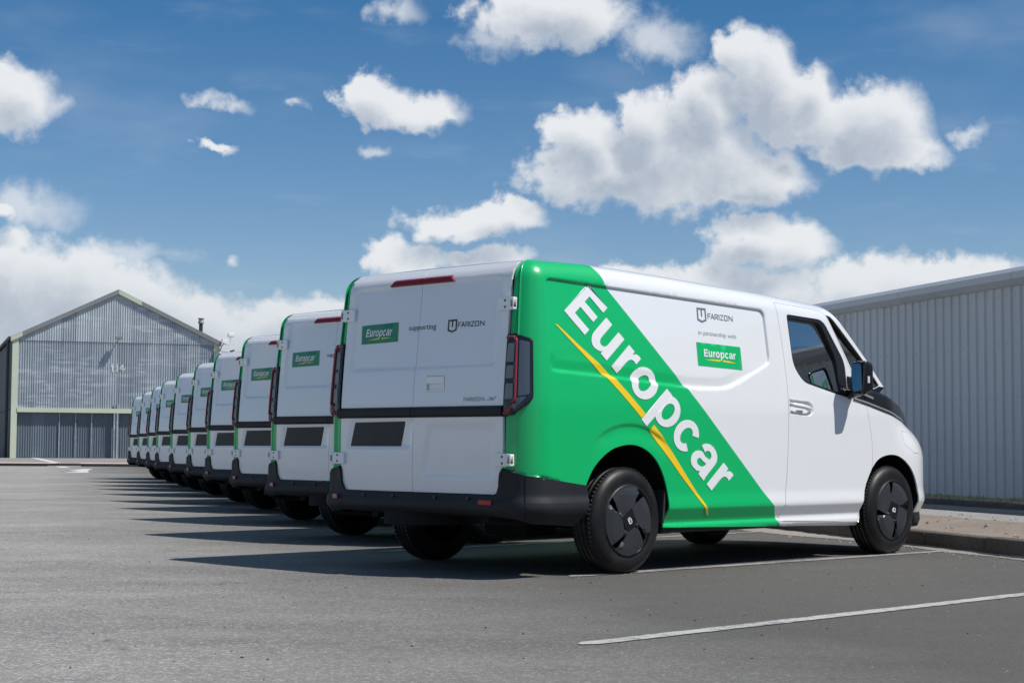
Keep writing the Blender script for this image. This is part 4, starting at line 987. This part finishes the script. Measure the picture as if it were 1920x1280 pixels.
# arrow and lane line painted at the far left, and the sloping line that comes down from the shed
mk = [(-14.0, 53.3), (-14.35, 56.6), (-13.95, 56.2), (-13.3, 52.9), (-12.25, 48.9), (-12.95, 48.6), (-13.25, 51.6), (-13.7, 52.6)]
mesh_obj('road_arrow', [(x, y, .004) for x, y in mk], [(0, 1, 2, 3, 4, 5, 6, 7)], 'line_bright', ground)
quad_line('lane_line', (-13.5, 54.4), (-13.25, 56.6), .05, .004, 'line_white_worn', ground, 8)
quad_line('lane_line', (-13.2, 54.6), (-12.3, 56.0), .3, .004, 'line_white_worn', ground, 10)

island = strip('island', 7.05, 9.12, .132, .106, 'dirt', jit=.02, nt=160, nn=10); tag(island, 'brown dirt island behind the kerb', kind='structure')
strip('road', 9.05, 11.08, .1, .1, 'road_asphalt', nt=20, nn=2)['kind'] = 'structure'
road = bpy.data.objects['road']
strip('yellow_line', 10.50, 10.585, .104, .104, 'line_yellow', nt=60, nn=1, parent=road, edge=.008)
strip('yellow_line', 10.30, 10.36, .104, .104, 'line_yellow', nt=60, nn=1, parent=road, edge=.008)
verge = strip('verge', 11.15, 12.2, .165, .175, 'dry_soil', jit=.03, nt=120, nn=6); verge['kind'] = 'structure'
def kerb(name, n0, z0, z1, depth, mat, t0=-40, t1=74, step=.92, jit=.004):
    root = empty(name, rp(0, n0, 0)); root['kind'] = 'structure'; t = t0; inv = Vector(rp(0, n0, 0))
    m0 = None
    while t < t1:
        near = t < 30
        st = step if near else step*8
        dz = random.uniform(-jit, jit); dn = random.uniform(-jit, jit); prof = [(0, z0-.05), (0, z1-.02), (.006, z1-.007), (.02, z1), (depth, z1), (depth, z0-.05)]
        v = []; f = []
        for tt in (t+.003, t+st-.003):
            for (a, z) in prof: p = Vector(rp(tt, n0+a+dn, z+dz)) - inv; v.append(p)
        for k in range(5): f.append((k, k+1, 7+k, 6+k))
        f += [(5, 4, 3, 2, 1, 0), (6, 7, 8, 9, 10, 11)]
        mesh_obj('kerb_stone', v, f, mat, root); t += st
    return root
kerb('kerb', 6.95, 0, .135, .13, 'kerb_concrete'); kerb('road_kerb', 11.08, .1, .168, .12, 'kerb_concrete', jit=.003)
# grit swept against the kerb
v = []; f = []; nt = 220
for i in range(nt+1):
    t = 2 + 24*i/nt; w = .05 + .06*abs(math.sin(t*1.7)) + .05*random.random() + .22*sm(t, 13.6, 14.6)*sm(19-t, 0, 1.5)
    v += [rp(t, 6.955, .016+.008*random.random()), rp(t, 6.95-w*.5, .012+.006*random.random()), rp(t, 6.95-w, .0035)]
for i in range(nt):
    for k in range(2): f.append((3*i+k, 3*i+k+1, 3*i+4+k, 3*i+3+k))
tag(mesh_obj('loose_grit', v, f, 'grit', None, None, True), 'pale grit swept along the foot of the kerb', 'grit', kind='stuff')
def pebbles(name, pts, mat, label):
    m_ = MB(); base = [Vector(p) for p in ((1, 0, 0), (-1, 0, 0), (0, 1, 0), (0, -1, 0), (0, 0, 1), (0, 0, -.4))]; fs = [(0, 2, 4), (2, 1, 4), (1, 3, 4), (3, 0, 4), (2, 0, 5), (1, 2, 5), (3, 1, 5), (0, 3, 5)]
    for (x, y, z, s) in pts:
        R_ = Matrix.Rotation(random.random()*6.3, 3, 'Z') @ Matrix.Rotation(random.random(), 3, 'X'); m_.add([R_ @ Vector((b.x*s*random.uniform(.7, 1.3), b.y*s*random.uniform(.7, 1.3), b.z*s*random.uniform(.5, .9))) + Vector((x, y, z)) for b in base], fs)
    return tag(m_.build(name, mat), label, 'gravel', kind='stuff')
P1 = [rp(random.uniform(1, 26), random.uniform(7.1, 9.1), .145) + (random.uniform(.006, .022),) for _ in range(900)] + [rp(random.uniform(4, 24), 6.95-abs(random.gauss(0, .22)), .006) + (random.uniform(.004, .012),) for _ in range(700)]
pebbles('stones', P1, 'gravel_pale', 'small pale stones scattered over the dirt island')
P2 = [(random.uniform(-3.5, 5), random.uniform(3.5, 16), .001, random.uniform(.0025, .006)) for _ in range(900)]
pebbles('car_park_grit', P2, 'gravel_pale', 'tiny pale chips lying on the asphalt'); P3 = [(random.uniform(-4, 5), random.uniform(3.5, 16), .001, random.uniform(.003, .008)) for _ in range(260)]
pebbles('dark_chips', P3, 'stone_dark', 'tiny dark chips lying on the asphalt')
# grass along the foot of the metal wall
v = []; f = []
def blade(x, y, z, h, lean):
    a = random.random()*6.28; w = random.uniform(.004, .010); k = len(v); d = Vector((math.cos(a), math.sin(a), 0)); s = Vector((-d.y, d.x, 0)); b = Vector((x, y, z))
    v.extend([b - s*w, b + s*w, b + d*lean*.4 + s*w*.6 + Vector((0, 0, h*.6)), b + d*lean + Vector((0, 0, h))]); f.append((k, k+1, k+2)); f.append((k, k+2, k+3))
for _ in range(9000):
    t = random.uniform(-6, 30); n = random.uniform(11.2, 12.0); p = rp(t, n, .168); c = .4 + .6*abs(math.sin(t*2.1)*math.sin(t*.7+n*3)); blade(p[0], p[1], p[2], random.uniform(.02, .075)*c*(1.6 if random.random() < .06 else 1), random.uniform(.01, .05))
for c in range(5):
    t = random.uniform(6, 16); n = 6.93; 
    for _ in range(40): p = rp(t+random.gauss(0, .05), n+random.gauss(0, .03), .01 if n < 7 else .145); blade(p[0], p[1], p[2], random.uniform(.03, .08), .04)
tag(mesh_obj('grass', v, f, 'grass_blade'), 'thin strip of dry grass at the foot of the ribbed grey wall', 'grass', kind='stuff')

# ------------------------------------------------------------------ low metal building on the right
WN, WZ0, WZ1 = 12.05, .17, 2.99
wb = empty('metal_building', rp(20, WN, WZ0)); tag(wb, 'low building clad in ribbed grey metal sheets, on the right', 'building'); inv = Vector(rp(20, WN, WZ0))
# one sheet: four broad ribs
def sheet_profile(w, ribs, d):
    pr = []; p = w/ribs
    for k in range(ribs): x = k*p; pr += [(x, 0), (x+.70*p, 0), (x+.76*p, d), (x+.90*p, d), (x+.97*p, 0.)]
    pr.append((w, 0)); return pr
SW = 1.085; prof = sheet_profile(SW, 5, .026)
v = []; f = []
for (s, d) in prof: v += [tuple(RD*s - RN*d), tuple(RD*s - RN*d + Vector((0, 0, WZ1-WZ0)))]
for i in range(len(prof)-1): f.append((2*i, 2*i+1, 2*i+3, 2*i+2))
sm_ = None; t = -14.0; i = 0
while t < 56:
    if sm_ is None: sm_ = mesh_obj('cladding_sheet', v, f, 'grey_cladding', wb); o = sm_
    else: o = sm_.copy(); COL.objects.link(o)
    o.location = Vector(rp(t, WN + (.003 if i % 2 else 0), WZ0)) - inv; t += SW - .004; i += 1
m_ = MB()
for k in range(int(70/(SW-.004))):
    for r_ in range(5):
        tt = -14 + k*(SW-.004) + (r_+.35)*SW/5
        for zz in (.12, .62, 1.30, 1.98, 2.6):
            if 4 < tt < 32: m_.box(Vector(rp(tt, WN-.002, WZ0+zz*1.02)) - inv, (.008, .008, .010))
o = m_.build('screw_heads', 'metal_grey', wb); o['kind'] = 'stuff'
def row_box(name, t0, t1, prof2, mat, parent=wb):
    v = []; n = len(prof2)
    for tt in (t0, t1): v += [Vector(rp(tt, a, z)) - inv for a, z in prof2]
    f = [(i, (i+1) % n, n+(i+1) % n, n+i) for i in range(n)] + [tuple(range(n-1, -1, -1)), tuple(range(n, 2*n))]
    return mesh_obj(name, v, f, mat, parent)
t = -14.0
while t < 55:
    row_box('eaves_flashing', t+.004, t+2.996, [(WN+.02, 2.93), (WN-.06, 2.93), (WN-.16, 3.00), (WN-.17, 3.085), (WN-.11, 3.145), (WN+.10, 3.185), (WN+.10, 2.95)], 'flashing'); t += 3.0
row_box('roof', -14, 55, [(WN+.05, 3.15), (WN+7, 3.95), (WN+14, 3.15), (WN+14, 3.05), (WN+7, 3.85), (WN+.05, 3.05)], 'flashing')
row_box('back_wall', -14, 55, [(WN+13.8, .17), (WN+14, .17), (WN+14, 3.06), (WN+13.8, 3.06)], 'grey_cladding')
for tt in (-14, 54.9): row_box('end_wall', tt, tt+.1, [(WN+.04, .17), (WN+13.9, .17), (WN+13.9, 3.05), (WN+7, 3.84), (WN+.04, 3.04)], 'grey_cladding')

# ------------------------------------------------------------------ corrugated shed at the far left
ap = mesh_obj('apron', [(-80, 64.1, .1), (-6, 63.2, .1), (0, 150, .1), (-90, 150, .1)], [(0, 1, 2, 3)], 'apron'); ap['kind'] = 'structure'
quad_line('lane_line', (-26.6, 93.5), (-17.6, 65.3), .36, .104, 'line_bright', ap, 40, .02); quad_line('lane_line', (-16.9, 63.0), (-15.6, 59.0), .36, .004, 'line_bright', ground, 10, .02)
fk = empty('far_kerb', (-20, 63.5, 0)); fk['kind'] = 'structure'
kv = [(0, 0), (0, .11), (.03, .135), (.25, .135), (.25, 0)]
def far_stone(x0, x1):
    d = Vector((16, -.8, 0)).normalized(); n = Vector((-d.y, d.x, 0)); o0 = Vector((-24, 64.0, 0)); v = []
    for s in (x0+.005, x1-.005): v += [o0 + d*s + n*a + Vector((0, 0, z)) - Vector((-20, 63.5, 0)) for a, z in kv]
    mesh_obj('kerb_stone', v, [(0, 1, 6, 5), (1, 2, 7, 6), (2, 3, 8, 7), (3, 4, 9, 8), (4, 3, 2, 1, 0), (5, 6, 7, 8, 9)], 'pale_kerb', fk)
s = -8.0
while s < 6.4: far_stone(s, s+.92); s += .92
s = 7.75
while s < 16: far_stone(s, s+.92); s += .92
d = Vector((16, -.8, 0)).normalized(); n_ = Vector((-d.y, d.x, 0)); o0 = Vector((-24, 64.0, 0)) - Vector((-20, 63.5, 0))
mesh_obj('dropped_kerb', [o0 + d*6.6 - n_*.5 + Vector((0, 0, .004)), o0 + d*7.9 - n_*.5 + Vector((0, 0, .004)), o0 + d*7.8 + n_*.35 + Vector((0, 0, .106)), o0 + d*6.7 + n_*.35 + Vector((0, 0, .106))], [(0, 1, 2, 3)], 'apron', fk)
mesh_obj('apron_edge', [o0 + d*(-60) + n_*.12, o0 + d*16.5 + n_*.12, o0 + d*16.5 + n_*.12 + Vector((0, 0, .1)), o0 + d*(-60) + n_*.12 + Vector((0, 0, .1))], [(0, 1, 2, 3)], 'pale_kerb', fk)

B0 = Vector((-26.68, 89.58, .1)); WD = Vector((1, .357, 0)).normalized(); DP = Vector((-.357, 1, 0)).normalized()
shed = empty('corrugated_shed', B0); tag(shed, 'tall gabled shed of silvery corrugated sheets at the far left', 'building')
W_, ZE, ZRG, SR = 11.05, 6.42, 9.10, 5.48
def fz(s_): return ZE + (ZRG-ZE)*(s_/SR if s_ < SR else (W_-s_)/(W_-SR))
def fp(s_, d, z): return WD*s_ + DP*d + Vector((0, 0, z))
def corr(name, s0, s1, z0, ztop, d, amp, mat, nper=None, n_r=6):
    n = n_r*6; v = []; f = []
    for i in range(n+1):
        s_ = s0+(s1-s0)*i/n; dd = d - amp*(.5+.5*math.cos(2*PI*i/6)); zt = ztop(s_) if callable(ztop) else ztop; v += [fp(s_, dd, z0), fp(s_, dd, zt)]
    for i in range(n): f.append((2*i, 2*i+1, 2*i+3, 2*i+2))
    return mesh_obj(name, v, f, mat, shed, None, True)
NS = 14; sw = (W_-.6)/NS
for k in range(NS):
    a, b = .30 + k*sw, .30 + (k+1)*sw
    jz = random.uniform(-.04, .04)
    corr('upper_sheet', a, b+.02, 6.28, (lambda s_: fz(s_)-.12), -.035 + .004*(k % 2), .045, 'galvanised_light'); corr('wall_sheet', a, b+.02, 2.66+jz*.3, 6.34, .004*(k % 2), .045, 'galvanised'); corr('door_sheet', a, b+.02, .02, 2.60, .22 + .02*((k//4) % 2), .05, 'galvanised_dark')
def shed_box(name, s0, s1, d0, d1, z0, z1, mat):
    m_ = MB(); v = [fp(s_, d, z) for z in (z0, z1) for (s_, d) in ((s0, d0), (s1, d0), (s1, d1), (s0, d1))]; m_.add(v, [(3, 2, 1, 0), (4, 5, 6, 7), (0, 1, 5, 4), (1, 2, 6, 5), (2, 3, 7, 6), (3, 0, 4, 7)]); return m_.build(name, mat, shed)
shed_box('corner_post', 0, .31, -.10, .2, 0, ZE-.02, 'cream_steel'); shed_box('corner_post', W_-.31, W_, -.10, .2, 0, ZE-.02, 'cream_steel')
shed_box('door_beam', .312, W_-.312, -.14, .12, 2.44, 2.68, 'cream_steel')
for s0 in (5.36, 5.52): shed_box('downpipe', s0, s0+.085, -.13, -.05, .0, 2.9, 'galvanised')
for s0 in (2.5, 3.35, 4.2): shed_box('door_stile', s0, s0+.045, .10, .16, .02, 2.43, 'galvanised')
def barge(s0, s1, mat, lift=0.):
    v = []
    for s_ in (s0, s1):
        z = fz(s_); v += [fp(s_, -.22-lift, z-.17), fp(s_, .12, z-.17), fp(s_, .12, z+.06), fp(s_, -.22-lift, z+.06)]
    mesh_obj('barge_board', v, [(0, 1, 5, 4), (1, 2, 6, 5), (2, 3, 7, 6), (3, 0, 4, 7), (3, 2, 1, 0), (4, 5, 6, 7)], mat, shed)
for s0, s1, mt in ((-.1, .5, 'cream_steel'), (.5, SR, 'grey_barge'), (SR, SR+1.25, 'cream_steel'), (SR+1.25, SR+3.0, 'grey_barge'), (SR+3.0, W_+.06, 'grey_barge')): barge(s0+.003, s1-.003, mt, .004 if mt == 'cream_steel' else 0)
for (a, b) in ((-.15, SR), (SR, W_+.15)):
    v = [fp(a, -.2, fz(a)+.08), fp(b, -.2, fz(b)+.08), fp(b, 34, fz(b)+.08), fp(a, 34, fz(a)+.08)]; o = mesh_obj('roof', v, [(0, 1, 2, 3)], 'grey_barge', shed); o.modifiers.new('thickness', 'SOLIDIFY').thickness = .06
# side wall on the left with gutter and downpipe
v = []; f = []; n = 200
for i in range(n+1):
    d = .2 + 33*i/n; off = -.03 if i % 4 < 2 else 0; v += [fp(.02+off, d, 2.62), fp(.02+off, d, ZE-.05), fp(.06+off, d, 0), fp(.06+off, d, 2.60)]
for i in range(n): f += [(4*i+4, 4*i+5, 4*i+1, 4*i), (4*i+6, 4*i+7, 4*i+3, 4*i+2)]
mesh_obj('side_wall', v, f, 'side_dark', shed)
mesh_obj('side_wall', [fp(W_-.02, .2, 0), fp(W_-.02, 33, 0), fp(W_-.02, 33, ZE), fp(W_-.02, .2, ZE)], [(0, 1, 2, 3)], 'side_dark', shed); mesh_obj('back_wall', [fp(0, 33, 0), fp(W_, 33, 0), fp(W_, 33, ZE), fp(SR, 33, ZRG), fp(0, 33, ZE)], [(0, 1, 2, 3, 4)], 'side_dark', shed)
mesh_obj('inner_screen', [fp(.1, .5, 0), fp(W_-.1, .5, 0), fp(W_-.1, .5, 2.7), fp(.1, .5, 2.7)], [(0, 1, 2, 3)], 'underbody_black', shed)
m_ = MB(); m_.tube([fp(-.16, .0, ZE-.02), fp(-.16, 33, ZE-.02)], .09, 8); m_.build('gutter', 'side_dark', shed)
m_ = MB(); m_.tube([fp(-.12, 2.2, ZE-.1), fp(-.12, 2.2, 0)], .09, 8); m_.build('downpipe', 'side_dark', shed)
# painted number on the sheets
for lines, s0 in (([[(0, .62), (.16, 1), (.16, 0)]], 5.20), ([[(0, .62), (.16, 1), (.16, 0)]], 5.44), ([[(.42, 0), (.42, 1), (0, .32), (.62, .32)]], 5.66)):
    m_ = MB()
    for outer, _ in strokes(lines, .17): m_.add([fp(s0+p[0]*.36, -.052, 4.72+p[1]*.40) for p in outer], [tuple(range(4))])
    m_.build('painted_digit', 'number_white', shed)
# floodlight on its bracket, flue, lamps and camera at the right corner
fl = empty('floodlight', B0 + fp(5.50, -.05, 6.52)); tag(fl, 'small grey floodlight fixed high on the shed gable', 'floodlight')
R3 = Matrix(((WD.x, DP.x, 0), (WD.y, DP.y, 0), (0, 0, 1)))
m_ = MB(); m_.box(R3 @ Vector((0, -.50, .0)), (.32, .34, .16), 0, R3, .02); m_.build('lamp_head', 'metal_grey', fl); m_ = MB(); m_.tube([R3 @ Vector((0, 0, -.12)), R3 @ Vector((0, -.3, -.10)), R3 @ Vector((0, -.45, -.02))], .03, 6); m_.build('bracket', 'metal_grey', fl)
fu = empty('roof_flue', B0 + fp(10.2, 1.2, 6.75)); tag(fu, 'dark metal flue with a cowl on the shed roof', 'flue')
m_ = MB(); m_.tube([(0, 0, 0), (0, 0, .95)], .085, 12); m_.build('pipe', 'metal_grey', fu); m_ = MB(); m_.tube([(0, 0, .35), (0, 0, .82)], .11, 12); m_.build('collar', 'stone_dark', fu)
m_ = MB(); m_.tube([(0, 0, .80), (0, 0, .86), (0, 0, .98), (0, 0, 1.08)], [.17, .17, .12, .17], 14); m_.tube([(0, 0, 1.07), (0, 0, 1.10)], .17, 14); m_.build('cowl', 'metal_grey', fu)
cl = empty('corner_lamp', B0 + fp(11.15, -.12, 6.2)); tag(cl, 'white lamp on a bracket at the right corner of the shed', 'lamp')
m_ = MB(); m_.box(R3 @ Vector((.12, -.28, .26)), (.36, .30, .26), 0, R3 @ Matrix.Rotation(.3, 3, 'Y'), .04); m_.build('lamp_head', 'white_plastic', cl); m_ = MB(); m_.tube([R3 @ Vector((-.1, .0, -.25)), R3 @ Vector((.0, -.15, .05)), R3 @ Vector((.1, -.26, .18))], .03, 6); m_.build('bracket', 'metal_grey', cl)
c2 = empty('corner_lamp', B0 + fp(11.35, .5, 6.1)); tag(c2, 'higher white lamp on a thin pole behind the shed corner', 'lamp')
m_ = MB(); m_.box(R3 @ Vector((.42, 0, .80)), (.34, .26, .22), 0, R3, .04); m_.build('lamp_head', 'white_plastic', c2); m_ = MB(); m_.tube([R3 @ Vector((-.25, 0, .0)), R3 @ Vector((.30, 0, .1)), R3 @ Vector((.42, 0, .7))], .025, 6); m_.build('pole', 'white_plastic', c2)
c3 = empty('security_camera', B0 + fp(11.1, -.1, 5.95)); tag(c3, 'small dark camera sticking out under the corner lamp', 'camera')
m_ = MB(); m_.box(R3 @ Vector((.62, -.15, .02)), (.26, .12, .09), 0, R3 @ Matrix.Rotation(-.3, 3, 'Y'), .015); m_.build('camera_body', 'stone_dark', c3); m_ = MB(); m_.tube([R3 @ Vector((0, 0, 0)), R3 @ Vector((.52, -.15, -.08)), R3 @ Vector((.56, -.15, 0))], .02, 6); m_.build('bracket', 'metal_grey', c3)
